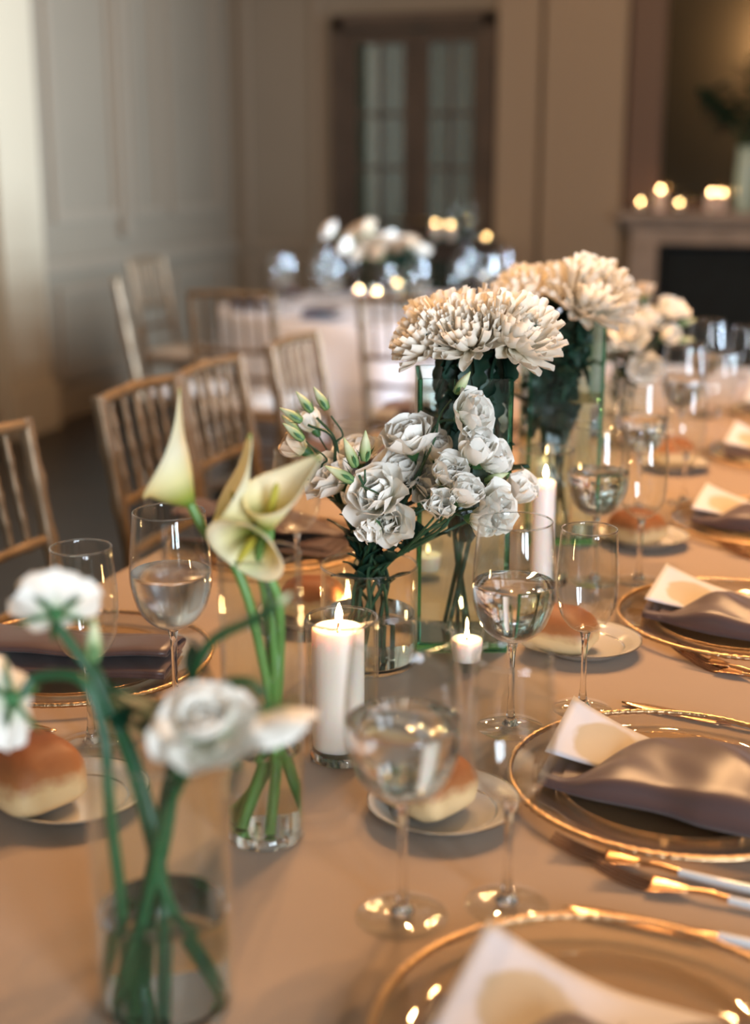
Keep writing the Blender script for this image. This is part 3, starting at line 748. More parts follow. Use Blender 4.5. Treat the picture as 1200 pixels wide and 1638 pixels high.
def leaf_mesh(name, L, Wd, mat='leaf', bend=.3, lobed=False):
    def fn(u, v):
        s = 2 * u - 1; w = Wd / 2 * math.sin(math.pi * min(1, .06 + .94 * v)) ** .8
        if lobed: w *= .55 + .45 * abs(math.sin(3.5 * math.pi * v + .6))
        return (s * w, L * v, -bend * L * v * v + .12 * Wd * s * s)
    return MB().grid(fn, 6, 10 if lobed else 8).mesh(name, M[mat], sharp=None)
L_LIS = leaf_mesh('leaf', .052, .024, 'leaf', .25)
L_MUM = leaf_mesh('leaf', .062, .044, 'leaf', .35, True)
L_RAN = leaf_mesh('leaf', .040, .016, 'leaf_front', .3)
bud_me = MB().lathe(smooth_prof([(0, 0), (.0040, .002), (.0058, .009), (.0052, .018), (.0030, .026), (.0006, .033)], 3), 10).mesh('bud', M['bud'])
sep_me = petal('sepal', 'calyx', .016, .004, .001, -.003, 0, 2, 3, .86)

def orient(axis, roll=0.0):
    q = Vector(axis).to_track_quat('Z', 'Y'); return q.to_matrix().to_4x4() @ Matrix.Rotation(roll, 4, 'Z')
def bloom_petals(head, meshes, layers, seed, sc=1.0):
    """layers: (count, radius, lift, opening angle from the axis, size)"""
    q = random.Random(seed); i = 0
    for (n, r, z, ang, s) in layers:
        off = q.uniform(0, 6.28)
        for k in range(n):
            a = off + 2 * math.pi * (k + q.uniform(-.18, .18)) / n
            an = ang + q.uniform(-9, 9)
            # petal's Y (length) points from the axis outwards by angle an; its Z (inner face) to the axis
            m = Matrix.Rotation(a, 4, 'Z') @ Matrix.Translation((0, r * sc, z * sc)) @ Matrix.Rotation(R(90 - an), 4, 'X') @ Matrix.Rotation(q.uniform(-.15, .15), 4, 'Y') @ Matrix.Scale(s * sc * q.uniform(.92, 1.06), 4)
            place(meshes[i % len(meshes)], 'petal', head, mat=m); i += 1
LIS_OPEN = [(4, .0015, .004, 6, .72), (5, .004, .003, 18, .88), (6, .006, .001, 36, 1.0), (6, .0065, -.001, 60, 1.05)]
LIS_HALF = [(3, .0010, .004, 2, .75), (4, .0030, .002, 10, .9), (5, .005, .000, 24, 1.0)]
def bloom(parent, base, pos, axis, sc, seed, meshes=None, layers=LIS_OPEN, name='bloom'):
    sc = sc * 1.13; h = place(calyx_me, name, parent, mat=Matrix.Translation(Vector(pos) - Vector(base)) @ orient(axis, seed) @ Matrix.Scale(sc, 4))
    bloom_petals(h, meshes or P_LIS, layers, seed); return h
def bud(parent, base, pos, axis, sc):
    b = place(bud_me, 'bud', parent, mat=Matrix.Translation(Vector(pos) - Vector(base)) @ orient(axis) @ Matrix.Scale(sc, 4))
    for k in range(4):
        m = Matrix.Rotation(k * math.pi / 2 + .3, 4, 'Z') @ Matrix.Translation((0, .0042, .001)) @ Matrix.Rotation(R(76), 4, 'X')
        place(sep_me, 'sepal', b, mat=m)
    return b
def rel(pts, base): return [Vector(p) - Vector(base) for p in pts]

# ---------------------------------------------------------------- lisianthus in the round vase
LV = Vector((-.533, 1.483, TZ))
cylinder_glass('glass_vase', 'short clear round vase holding the white lisianthus in focus', 'vase', LV, .060, .126, base=.009, water=.066)
NECK = LV + Vector((.0, 0, .115))
# label, foot offset in the vase, [(kind, head position, axis, size)]
LIS = [
    ('tallest white lisianthus with open bloom at the upper right and a bud above', (0.012, 0.01), [('open', (-0.415, 1.470, 1.068), (0.75, -0.35, 0.35), 0.95), ('bud', (-0.423, 1.470, 1.095), (0.55, -0.1, 0.8), 1.0)]),
    ('white lisianthus with wide bloom at the top middle', (0.0, -0.02), [('open', (-0.477, 1.480, 1.022), (-0.1, -0.35, 0.95), 1.08), ('half', (-0.452, 1.500, 1.010), (0.1, -0.4, 0.8), 0.95)]),
    ('full white lisianthus bloom at the center facing forward', (-0.015, 0.012), [('open', (-0.504, 1.450, 0.967), (-0.15, -0.75, 0.55), 1.12), ('half', (-0.506, 1.430, 0.943), (-0.1, -0.7, -0.2), 0.78)]),
    ('white lisianthus bloom at left behind the green buds', (-0.02, -0.015), [('open', (-0.570, 1.490, 0.972), (-0.45, -0.45, 0.55), 1.08), ('open', (-0.562, 1.530, 0.992), (-0.1, -0.1, 0.9), 0.9)]),
    ('peach toned half open lisianthus at the far left', (0.022, -0.018), [('peach', (-0.617, 1.490, 1.010), (-0.65, -0.25, 0.45), 0.92), ('bud', (-0.626, 1.490, 1.031), (-0.7, -0.1, 0.75), 0.95)]),
    ('spray of green lisianthus buds at the upper left, tallest two buds', (0.024, 0.0), [('bud', (-0.612, 1.500, 1.057), (-0.62, 0, 0.7), 1.0), ('bud', (-0.592, 1.500, 1.061), (-0.5, 0, 0.75), 1.0), ('half', (-0.616, 1.520, 1.030), (-0.5, 0, 0.8), 0.75)]),
    ('low spray of green lisianthus buds at the left, pointing outward', (0.014, -0.022), [('bud', (-0.613, 1.470, 1.051), (-0.8, 0, 0.4), 1.0), ('bud', (-0.607, 1.460, 1.030), (-0.7, -0.1, 0.55), 1.0)]),
    ('cluster of pale green buds in front of the center bloom', (-0.01, -0.03), [('bud', (-0.526, 1.420, 1.011), (-0.3, -0.1, 0.8), 1.15), ('bud', (-0.515, 1.420, 1.019), (0.05, -0.1, 0.9), 1.15), ('bud', (-0.525, 1.410, 0.997), (-0.6, -0.2, 0.35), 1.15)]),
    ('white lisianthus bloom right of center, half open and forward', (-0.022, 0.005), [('half', (-0.428, 1.450, 0.996), (0.35, -0.5, 0.6), 1.1), ('half', (-0.404, 1.460, 1.022), (0.45, -0.3, 0.6), 1.1)]),
    ('white lisianthus at the right with two blooms on thin stems', (-0.026, -0.005), [('open', (-0.381, 1.460, 0.966), (0.75, -0.35, 0.25), 0.9), ('half', (-0.396, 1.490, 1.011), (0.65, -0.1, 0.35), 1.0), ('bud', (-0.389, 1.480, 0.992), (0.8, 0, 0.35), 0.95)]),
    ('white lisianthus with small drooping blooms low at the right', (-0.018, -0.02), [('half', (-0.405, 1.430, 0.980), (0.45, -0.4, 0.6), 0.95), ('half', (-0.392, 1.440, 0.957), (0.7, -0.3, 0.0), 0.95), ('half', (-0.427, 1.420, 0.970), (0.3, -0.6, 0.4), 0.9)]),
    ('pale lisianthus bloom at the rightmost edge behind the goblet rim', (-0.02, 0.02), [('half', (-0.376, 1.550, 0.959), (0.6, -0.2, 0.5), 1.05)]),
    ('white lisianthus hidden in the middle of the bunch', (0.0, 0.02), [('open', (-0.495, 1.500, 0.980), (0.1, -0.5, 0.8), 1.05), ('open', (-0.460, 1.500, 0.967), (0.3, -0.5, 0.6), 1.0), ('open', (-0.497, 1.460, 0.939), (0.1, -0.7, 0.2), 0.9)]),
]
def lisianthus(label, foot, heads, seed, lv=LV, neck=NECK, stem='stem_dark', group=None):
    q = random.Random(seed)
    base = lv + Vector((foot[0], foot[1], .0105)); nk = neck + Vector((q.uniform(-.020, .020), q.uniform(-.016, .016), q.uniform(-.02, .01)))
    t = thing('lisianthus', label, 'flower', base, group=group)
    first = Vector(heads[0][1]); fork_ = nk.lerp(first, .55)
    for i, (kind, pos, ax, sc) in enumerate(heads):
        pos = Vector(pos); ax = Vector(ax).normalized(); e = pos - ax * .008 * sc
        if i == 0: pts = [base, base.lerp(nk, .55) + Vector((q.uniform(-.004, .004),) * 3), nk, fork_, pos - ax * .045, e]
        else: pts = [nk.lerp(fork_, .5 + .2 * q.random()), fork_.lerp(pos, .45), pos - ax * .035, e]
        p = rel(catmull(pts, 6), base)
        r0 = .0026 if i == 0 else .0016
        MB().tube(p, [r0 * (1 - .35 * k / len(p)) for k in range(len(p))], 7).build('stem' if i == 0 else 'side_stem', M[stem], t)
        if kind == 'bud': bud(t, base, pos, ax, sc)
        elif kind == 'half': bloom(t, base, pos, ax, sc, seed * 7 + i, layers=LIS_HALF)
        elif kind == 'peach': bloom(t, base, pos, ax, sc, seed * 7 + i, P_LISP, LIS_HALF)
        else: bloom(t, base, pos, ax, sc, seed * 7 + i)
    for k in range(7):
        f = -.04 + .13 * k + q.uniform(-.1, .1); p0 = nk.lerp(fork_, f) if k else nk + Vector((0, 0, -.015))
        a = q.uniform(0, 6.28)
        place(L_LIS, 'leaf', t, mat=Matrix.Translation(p0 - base) @ Matrix.Rotation(a, 4, 'Z') @ Matrix.Rotation(R(q.uniform(35, 70)), 4, 'X') @ Matrix.Scale(q.uniform(.55, .85), 4))
    return t, base
for i, (lab, foot, heads) in enumerate(LIS): 
    t, b = lisianthus(lab, foot, heads, 100 + i)
    if i == 0:      # the broad leaf reaching out to the left over the rim
        place(L_LIS, 'leaf', t, mat=Matrix.Translation(Vector((-0.548, 1.470, 0.906)) - b) @ Matrix.Rotation(R(62), 4, 'Z') @ Matrix.Rotation(R(38), 4, 'X') @ Matrix.Rotation(R(30), 4, 'Y') @ Matrix.Scale(.92, 4))
        place(L_LIS, 'leaf', t, mat=Matrix.Translation(Vector((-0.530, 1.440, 0.869)) - b) @ Matrix.Rotation(R(80), 4, 'Z') @ Matrix.Rotation(R(12), 4, 'X') @ Matrix.Scale(.75, 4))

# ---------------------------------------------------------------- chrysanthemums in thick green-edged vases
def square_vase(label, loc, w, h, rz, water):
    t = thing('square_vase', label, 'vase', loc, rz)
    th = .0060
    for s in (-1, 1):
        MB().box((0, s * (w / 2 - th / 2), h / 2 + .006), (w - 2 * th - .0004, th, h - .012)).build('pane', M['green_glass'], t, smooth=False)
        MB().box((s * (w / 2 - th / 2), 0, h / 2 + .006), (th, w - 2 * th - .0004, h - .012)).build('pane', M['green_glass'], t, smooth=False)
    for a in (-1, 1):
        for b in (-1, 1):
            MB().box((a * (w / 2 - th / 2), b * (w / 2 - th / 2), h / 2 + .006), (th, th, h - .012), bevel=.0012).build('corner_edge', M['green_edge'], t, smooth=False)
    MB().box((0, 0, .006), (w, w, .0118), bevel=.0015).build('base', M['green_edge'], t, smooth=False)
    MB().box((0, 0, .0125 + water / 2), (w - 2 * th - .001, w - 2 * th - .001, water)).build('water', M['water'], t, smooth=False)
    return t
V1 = Vector((-.452, 1.605, TZ)); V2 = Vector((-.437, 2.14, TZ))
MUM_L = [(9, .003, .010, 6, .52), (12, .007, .009, 20, .62), (16, .010, .007, 34, .76), (19, .0125, .005, 48, .88), (21, .014, .003, 62, .98), (21, .014, .000, 74, 1.04), (18, .013, -.003, 86, 1.06)]
disc_me = MB().lathe(smooth_prof([(0, -.008), (.006, -.007), (.013, -.002), (.0145, .004), (.011, .011), (.005, .015), (0, .016)], 2), 14).mesh('flower_head', M['calyx'])
def mum(label, base, head, axis, sc, seed, nleaf=9, layers=MUM_L):
    q = random.Random(seed); base = Vector(base); head = Vector(head); ax = Vector(axis).normalized()
    t = thing('chrysanthemum', label, 'flower', base)
    pts = catmull([base, base.lerp(head, .5) + Vector((q.uniform(-.012, .012), q.uniform(-.012, .012), 0)), head - ax * .05, head - ax * .005], 6)
    MB().tube(rel(pts, base), .0030, 8).build('stem', M['stem_dark'], t)
    h = place(disc_me, 'flower_head', t, mat=Matrix.Translation(head - base) @ orient(ax, seed) @ Matrix.Scale(sc, 4))
    bloom_petals(h, P_MUM, layers, seed)
    n = len(pts)
    for k in range(nleaf):
        f = .34 + .50 * k / max(1, nleaf - 1); p = pts[min(n - 1, int(f * n))] - base
        place(L_MUM, 'leaf', t, mat=Matrix.Translation(p) @ Matrix.Rotation(k * 2.4 + seed, 4, 'Z') @ Matrix.Rotation(R(q.choice((1, -1, -1)) * q.uniform(40, 76)), 4, 'X') @ Matrix.Scale(q.uniform(.75, 1.1), 4))
    return t
square_vase('tall square vase with thick green edges under the front chrysanthemums', V1, .116, .350, R(19.5), .215)
square_vase('tall green edged vase under the second cluster of chrysanthemums', V2, .120, .365, R(19.5), .22)
for k, (lab, hd, ax, sc) in enumerate((
        ('cream chrysanthemum at the lower left of the front cluster', (-0.477, 1.555, 1.141), (-.70, -.50, .70), .88),
        ('cream chrysanthemum at the front middle of the front cluster', (-0.427, 1.545, 1.147), (-.05, -.65, .80), .95),
        ('cream chrysanthemum at the right of the front cluster, petals spread right', (-0.379, 1.565, 1.147), (.62, -.40, .72), 1.0),
        ('cream chrysanthemum at the back left of the front cluster', (-0.484, 1.640, 1.149), (-.35, .10, 1), 1.0),
        ('cream chrysanthemum at the back right of the front cluster', (-0.417, 1.650, 1.149), (.30, .15, 1), 1.0))):
    b = V1 + Vector(((hd[0] - V1.x) * -.35, (hd[1] - V1.y) * -.3, .013)); mum(lab, b, hd, ax, sc, 11 + k, 34)
for k, (lab, hd, ax, sc) in enumerate((
        ('cream chrysanthemum at the left of the second cluster', (-0.491, 2.090, 1.135), (-.55, -.45, .75), 1.10),
        ('ivory chrysanthemum at the right of the second cluster, largest and palest', (-0.390, 2.080, 1.141), (.42, -.50, .80), 1.30),
        ('cream chrysanthemum at the back of the second cluster', (-0.485, 2.170, 1.142), (-.1, .1, 1), 1.12),
        ('cream chrysanthemum at back right of the second cluster', (-0.421, 2.170, 1.144), (.35, .25, 1), 1.1))):
    b = V2 + Vector(((hd[0] - V2.x) * -.35, (hd[1] - V2.y) * -.3, .013)); mum(lab, b, hd, ax, sc, 31 + k, 36)

# ---------------------------------------------------------------- distant lisianthus
LV2 = Vector((-.46, 2.93, TZ)); NECK2 = LV2 + Vector((0, 0, .12))
cylinder_glass('glass_vase', 'short round vase of the distant lisianthus before the firebox', 'vase', LV2, .060, .128, base=.009, water=.066)
LIS2 = [
    ('distant lisianthus with two white blooms at the left', (-0.01, 0), [('open', (-0.501, 2.870, 0.945), (-0.5, -0.5, 0.2), 1.05), ('open', (-0.478, 2.900, 1.003), (-0.3, -0.4, 0.7), 1.05), ('half', (-0.494, 2.900, 1.056), (-0.3, -0.2, 0.8), 1.2)]),
    ('distant lisianthus with full bloom facing forward in the middle', (0.0, 0.01), [('open', (-0.434, 2.850, 0.997), (0.0, -0.7, 0.5), 1.17), ('open', (-0.409, 2.860, 0.944), (0.2, -0.6, -0.2), 1.05)]),
    ('distant lisianthus with upright blooms and a peach tip', (0.01, -0.01), [('peach', (-0.426, 2.930, 1.071), (0.1, 0, 1), 1.01), ('half', (-0.467, 2.930, 1.080), (-0.1, 0, 1), 1.01)]),
    ('distant lisianthus spreading to the right with buds', (-0.015, 0.01), [('open', (-0.374, 2.930, 1.037), (0.5, -0.2, 0.8), 1.09), ('bud', (-0.353, 2.930, 1.018), (0.9, 0, 0.3), 1.25), ('half', (-0.378, 2.900, 0.993), (0.6, -0.4, 0.3), 1.09), ('bud', (-0.354, 2.920, 0.985), (0.9, 0, 0.1), 1.25)]),
    ('distant lisianthus filling the middle top of the bunch', (0.015, 0.01), [('open', (-0.409, 2.920, 1.017), (0.1, -0.4, 0.8), 1.01), ('half', (-0.461, 2.950, 1.038), (-0.1, 0, 1), 1.01)]),
]
for i, (lab, foot, heads) in enumerate(LIS2): lisianthus(lab, foot, heads, 300 + i, LV2, NECK2)

# ---------------------------------------------------------------- calla lilies in the tall slim vase
CV = Vector((-.472, 1.03, TZ))
cylinder_glass('glass_vase', 'tall slim clear vase holding the calla lilies', 'vase', CV, .0368, .272, base=.012, water=.088)
def spathe(Lf, Lm, Lt, Rm, curl, seed, pw=1.0):
    q = random.Random(seed); ph = q.uniform(0, 6)
    def fn(u, v):
        a = (u - .5) * 2 * R(178); c = (1 + math.cos(a)) / 2
        ln = Lf + (Lm - Lf) * c ** 1.0 + Lt * c ** 9
        t = v; r = .0042 + (Rm - .0042) * math.sin(min(1, t * .62 + .06 * t) * math.pi / 2 / .68) ** pw * (1 - .12 * t * c)
        fl = max(0, (t - .62) / .38)
        side = (1 - c)
        r2 = r + curl * fl ** 2 * (.35 + .65 * math.sin(math.pi * c) ** 1) + .002 * math.sin(3 * a + ph) * fl
        z = t * ln - curl * 1.1 * fl ** 2.2 * (1 - c ** 3) * .9
        tip = c ** 9 * fl
        return (r2 * math.sin(a) * (1 - .3 * tip), r2 * math.cos(a) + .010 * tip, z)
    return MB().grid(fn, 44, 26)
def calla(label, base, axis, back, foot, path, size, seed):
    base = Vector(base); ft = Vector(foot); t = thing('calla_lily', label, 'flower', ft)
    o = spathe(*size, seed).build('spathe', M['calla'], t, sharp=None)
    o.matrix_basis = Matrix.Translation(base - ft) @ frame(axis, back)
    s = o.modifiers.new('thickness', 'SOLIDIFY'); s.thickness = .0010; s.offset = 0
    sp = MB().lathe(smooth_prof([(0, .006), (.0034, .010), (.0036, .026), (.0026, .040), (0, .045)], 3), 10).build('spadix', M['spadix'], t)
    sp.matrix_basis = Matrix.Translation(base - ft) @ frame(axis, back)
    ax = Vector(axis).normalized()
    pts = catmull([ft] + [Vector(p) for p in path] + [base - ax * .03, base + ax * .003], 6)
    MB().tube(rel(pts, ft), [.0046 - .0006 * k / len(pts) for k in range(len(pts))], 12).build('stem', M['stem_pale'], t)
calla('leftmost calla lily, leaning left with a long green tip', (-0.522, 1.000, 1.068), (-.42, -.10, .84), (.85, .30, .3), (-.448, 1.048, TZ + .0135), [(-0.456, 1.030, 0.837), (-0.460, 1.010, 0.919), (-0.471, 1.000, 0.992), (-0.493, 1.000, 1.037)], (.030, .070, .022, .0285, .008), 1)
calla('middle calla lily, upright with its mouth turned left', (-0.473, 1.010, 1.039), (-.26, -.10, .90), (.72, .50, .3), (-.486, 1.020, TZ + .0135), [(-0.470, 1.030, 0.835), (-0.461, 1.025, 0.911), (-0.462, 1.020, 0.982)], (.030, .072, .014, .0215, .007), 2)
calla('right calla lily, upright with its tip to the right', (-0.451, 1.000, 1.053), (.26, -.12, .85), (.70, .60, .3), (-.495, 1.035, TZ + .0135), [(-0.466, 1.030, 0.835), (-0.451, 1.020, 0.914), (-0.446, 1.010, 0.987)], (.026, .058, .012, .0225, .007), 3)
calla('lowest calla lily, facing the viewer with its dark throat showing', (-0.462, 1.005, 1.047), (.02, -.90, -.30), (.55, .1, .85), (-.460, 1.012, TZ + .0135), [(-0.456, 1.020, 0.841), (-0.453, 1.015, 0.915), (-0.454, 1.015, 0.979), (-0.465, 1.030, 1.005)], (.024, .036, .010, .031, .007), 4)

# ---------------------------------------------------------------- ranunculus in the nearest vase
RV = Vector((-.437, .772, TZ))
cylinder_glass('glass_vase', 'nearest clear glass cylinder holding white ranunculus at lower left', 'vase', RV, .0505, .205, base=.010, water=.078)
RAN_L = [(4, .001, .003, 4, .62), (6, .004, .003, 20, .75), (7, .0065, .002, 40, .9), (8, .008, .000, 62, 1.0), (8, .009, -.003, 84, 1.05)]
def ranunculus(label, foot, path, head, axis, sc, seed, leaves=(), half=False):
    ft = RV + Vector((foot[0], foot[1], .0115)); t = thing('ranunculus', label, 'flower', ft)
    ax = Vector(axis).normalized(); hd = Vector(head)
    pts = catmull([ft] + [Vector(p) for p in path] + [hd - ax * .012], 7)
    MB().tube(rel(pts, ft), [.0048 - .0016 * k / len(pts) for k in range(len(pts))], 9).build('stem', M['stem'], t)
    if half: 
        b = bud(t, ft, hd - ax * .012, axis, sc)
    else:
        h = place(calyx_me, 'bloom', t, mat=Matrix.Translation(hd - ft) @ orient(ax, seed) @ Matrix.Scale(sc, 4)); bloom_petals(h, P_RAN, RAN_L, seed)
        for k in range(5):
            m = Matrix.Rotation(k * 1.2566, 4, 'Z') @ Matrix.Translation((0, .005, -.006)) @ Matrix.Rotation(R(8), 4, 'X') @ Matrix.Scale(1.9, 4)
            place(sep_me, 'sepal', h, mat=m)
    for (p, rz, rx, s) in leaves:
        place(L_RAN, 'leaf', t, mat=Matrix.Translation(Vector(p) - ft) @ Matrix.Rotation(R(rz), 4, 'Z') @ Matrix.Rotation(R(rx), 4, 'X') @ Matrix.Scale(s, 4))
ranunculus('white ranunculus turned away at upper left, green calyx showing', (.033, .008), [(-0.429, 0.765, 0.839), (-0.442, 0.765, 0.891), (-0.455, 0.765, 0.944), (-0.467, 0.760, 0.985), (-0.481, 0.760, 1.011)], (-0.509, 0.768, 1.047), (-.42, .62, .50), .84, 51, [((-0.470, 0.760, 0.984), -60, 10, 1.0), ((-0.460, 0.755, 0.996), -62, -22, 2.0), ((-0.465, 0.765, 0.978), -85, -10, 1.8), ((-0.450, 0.750, 0.972), 40, 30, 1.4)])
ranunculus('white ranunculus cut by the left edge, drooping', (-.034, -.014), [(-0.458, 0.750, 0.826), (-0.460, 0.745, 0.912), (-0.465, 0.750, 0.970), (-0.480, 0.750, 1.006), (-0.515, 0.750, 1.004)], (-0.533, 0.740, 0.988), (-.8, -.1, -.45), .92, 52)
ranunculus('largest white ranunculus, in front at the middle of the vase', (-.020, -.026), [(-0.446, 0.745, 0.806), (-0.431, 0.750, 0.866), (-0.415, 0.740, 0.917), (-0.392, 0.732, 0.959)], (-0.375, 0.730, 0.989), (.10, -.35, .70), .98, 53, [((-0.401, 0.740, 0.948), 200, 30, .8)])
ranunculus('white ranunculus at the right, seen from its green side', (-.024, .022), [(-0.449, 0.780, 0.826), (-0.435, 0.780, 0.884), (-0.421, 0.780, 0.950), (-0.383, 0.765, 1.006), (-0.359, 0.760, 1.017)], (-0.343, 0.757, 0.998), (.25, -.15, -.75), .82, 54)
ranunculus('closed green ranunculus bud on the long arching stem', (-.005, -.038), [(-0.460, 0.790, 0.824), (-0.438, 0.790, 0.919), (-0.420, 0.790, 0.989), (-0.401, 0.790, 1.029), (-0.363, 0.785, 1.053)], (-0.338, 0.780, 1.073), (.6, 0, .5), .50, 55, [((-0.417, 0.790, 1.001), 20, 60, .7), ((-0.410, 0.790, 1.013), -30, -50, .55)], half=True)
ranunculus('opening ranunculus bud tucked behind the upper left bloom', (.014, -.030), [(-0.432, 0.765, 0.838), (-0.440, 0.770, 0.893), (-0.457, 0.775, 0.942), (-0.472, 0.780, 0.969), (-0.482, 0.780, 0.994)], (-0.491, 0.785, 1.017), (-.1, .3, .9), 1.0, 56, [((-0.470, 0.775, 0.969), -100, 20, 1.1), ((-0.463, 0.775, 0.965), -70, -25, 1.0)], half=True)

# ---------------------------------------------------------------- chairs
CT = {}
def ringed(pts, r, nring=4, seg=10):
    P = catmull(pts, 8); n = len(P); rad = []
    for i in range(n):
        f = i / (n - 1) * (nring + 1); d = abs(f - round(f)); rad.append(r * (1.28 if d < .09 and 0 < round(f) < nring + 1 else 1.0))
    return MB().tube(P, rad, seg)
def chair_meshes():
    w = .150; out = []
    rec = lambda z: -.175 - .075 * max(0, (z - .45)) / .47
    for s in (-1, 1):
        out.append(('back_post', ringed([(s * w, -.165, 0), (s * w, -.175, .25), (s * w, rec(.45), .45), (s * (w + .002), rec(.7), .7), (s * (w + .004), rec(.915), .915)], .0135, 7), 'chair_gold'))
        out.append(('front_leg', ringed([(s * w, .185, 0), (s * w, .180, .22), (s * w, .175, .44)], .0135, 3), 'chair_gold'))
    out.append(('top_rail', ringed([(-w - .012, rec(.90), .905), (0, rec(.90) - .012, .91), (w + .012, rec(.90), .905)], .0115, 5), 'chair_gold'))
    for z in (.70, .60):
        out.append(('back_rail', ringed([(-w, rec(z), z), (0, rec(z) - .008, z), (w, rec(z), z)], .0095, 4), 'chair_gold'))
    for k in range(5):
        x = -w + 2 * w * (k + 1) / 6
        out.append(('spindle', ringed([(x, rec(.70) - .008, .700), (x, rec(.80) - .010, .80), (x, rec(.9) - .011, .905)], .0068, 3, 8), 'chair_gold'))
    for z in (.16, .30):
        for s in (-1, 1): out.append(('stretcher', ringed([(s * w, -.17, z), (s * w, 0, z), (s * w, .18, z)], .008, 2, 8), 'chair_gold'))
        out.append(('stretcher', ringed([(-w, .18, z + .03), (0, .18, z + .03), (w, .18, z + .03)], .008, 2, 8), 'chair_gold'))
        out.append(('stretcher', ringed([(-w, -.172, z + .03), (0, -.172, z + .03), (w, -.172, z + .03)], .008, 2, 8), 'chair_gold'))
    out.append(('seat', MB().box((0, 0, .4525), (.335, .37, .025), bevel=.010), 'chair_gold'))
    out.append(('cushion', MB().box((0, .004, .484), (.320, .345, .038), bevel=.016), 'cushion'))
    return [(n, mb.mesh(n, M[mt], sharp=50)) for n, mb, mt in out]
CH = chair_meshes()
def chair(label, loc, rz, group=None):
    t = thing('chiavari_chair', label, 'chair', loc, rz, group)
    for n, me in CH: place(me, n, t)
    return t
GL = 'gold chairs along the left side of the long table'
for (yy, lab, dx, dr) in ((1.93, 'nearest gold spindle back chair cut by the left edge', 0, 0), (2.485, 'second gold spindle back chair, behind the leftmost calla lily', .0, 0), (2.81, 'third gold spindle back chair, behind the middle calla lily', 0, 0), (3.30, 'fourth gold spindle back chair, last on the left side of long table', 0, 0)):
    chair(lab, (-1.115 + dx, yy - .085 + .0, 0), R(-90) + dr, GL)

# ---------------------------------------------------------------- round table behind
TC = (-1.92, 5.62); RR = .76
cloth('tablecloth', 'pale cloth over the round table at the back, blurred', lambda t: (TC[0] + RR * math.cos(2 * math.pi * t), TC[1] + RR * math.sin(2 * math.pi * t)), TZ - .0005, 'cloth_far', .73, .07, 22)
def at(r, deg): a = R(deg); return (TC[0] + r * math.cos(a), TC[1] + r * math.sin(a))
for (x, y, rz, lab) in ((-2.095, 4.585, 4, 'far gold chair with its back to us, left in front of the round table'),
                        (-2.51, 4.79, -60, 'far gold chair seen side on, at far left of the round table'),
                        (-1.43, 4.60, -4, 'far chair in front of the round table, its thin post before the white cloth'),
                        (-2.95, 5.75, -92, 'far gold chair beyond the round table on its left'),
                        (-1.02, 5.05, 58, 'far gold chair hidden right of the round table behind the mums')):
    chair(lab, (x, y, 0), R(rz), 'gold chairs round the far table')
FT = 'blurred glasses on the round far table'
for k in range(8):
    d = 205 + k * 41
    x, y = at(.44, d); stemware('wine_glass', 'blurred glass standing on the round far table', (x, y, TZ), G_WINE, FT)
    x, y = at(.50, d + 15); stemware('water_goblet', 'blurred glass standing on the round far table', (x, y, TZ), G_LOW, FT)
for k in range(7):
    d = 215 + k * 51.4; x, y = at(.60, d)
    t = thing('far_napkin', 'small blurred napkin on the round far table', 'napkin', (x, y, TZ + .001), R(d), 'napkins on the round far table')
    napkin_mesh(60 + k).build('cloth_fold', M['napkin'], t, sharp=None).scale = (.55, .9, 1.2)
for k, p in enumerate(((-2.136, 5.817, 0.800), (-2.019, 5.726, 0.800), (-1.901, 5.834, 0.800), (-2.078, 6.193, 0.800))):
    votive((p[0], p[1], TZ), ('leftmost votive candle on the round far table', 'brightest votive candle in the middle of the round far table', 'rightmost votive candle on the round far table', 'votive candle deepest in the round far table')[k], .030, .07, k=.8)
FV = Vector((TC[0] + .08, TC[1] - .02, TZ)); 
cylinder_glass('glass_vase', 'vase on the round far table under pale flowers', 'vase', FV, .07, .15, water=.08)
FLR = [((-2.150, 5.550, 1.056), 1.60), ((-2.048, 5.580, 1.043), 1.80), ((-1.987, 5.610, 1.002), 1.90), ((-1.994, 5.550, 1.066), 1.70), ((-1.905, 5.580, 1.013), 1.80), ((-1.872, 5.610, 0.970), 1.90), ((-2.080, 5.550, 0.990), 1.60), ((-1.947, 5.580, 0.959), 1.80), ((-1.787, 5.610, 0.966), 1.70), ((-1.810, 5.550, 1.009), 1.50), ((-2.034, 5.580, 0.958), 1.60)]
for k, (pos, sc) in enumerate(FLR):
    ft = FV + Vector((.02 * math.cos(k), .02 * math.sin(k), .012)); t = thing('rose', 'pale blurred flower in the far table vase', 'flower', ft, group='pale flowers in the far table vase')
    t['lean'] = math.atan2(pos[0], pos[1])
    hd = Vector(pos); ax = (hd - FV - Vector((0, 0, .05))).normalized()
    MB().tube(rel(catmull([ft, FV + Vector((0, 0, .15)), hd], 6), ft), .003, 6).build('stem', M['stem_dark'], t)
    h = place(calyx_me, 'bloom', t, mat=Matrix.Translation(hd - ft) @ orient(ax, k) @ Matrix.Scale(sc, 4)); bloom_petals(h, P_LISP if k % 2 else P_LIS, LIS_OPEN, 400 + k)
    for j in range(4):
        place(L_MUM, 'leaf', t, mat=Matrix.Translation(FV + Vector((0, 0, .15 + .02 * j)) - ft) @ Matrix.Rotation(k * 1.1 + j * 1.7, 4, 'Z') @ Matrix.Rotation(R(30), 4, 'X') @ Matrix.Scale(1.5, 4))

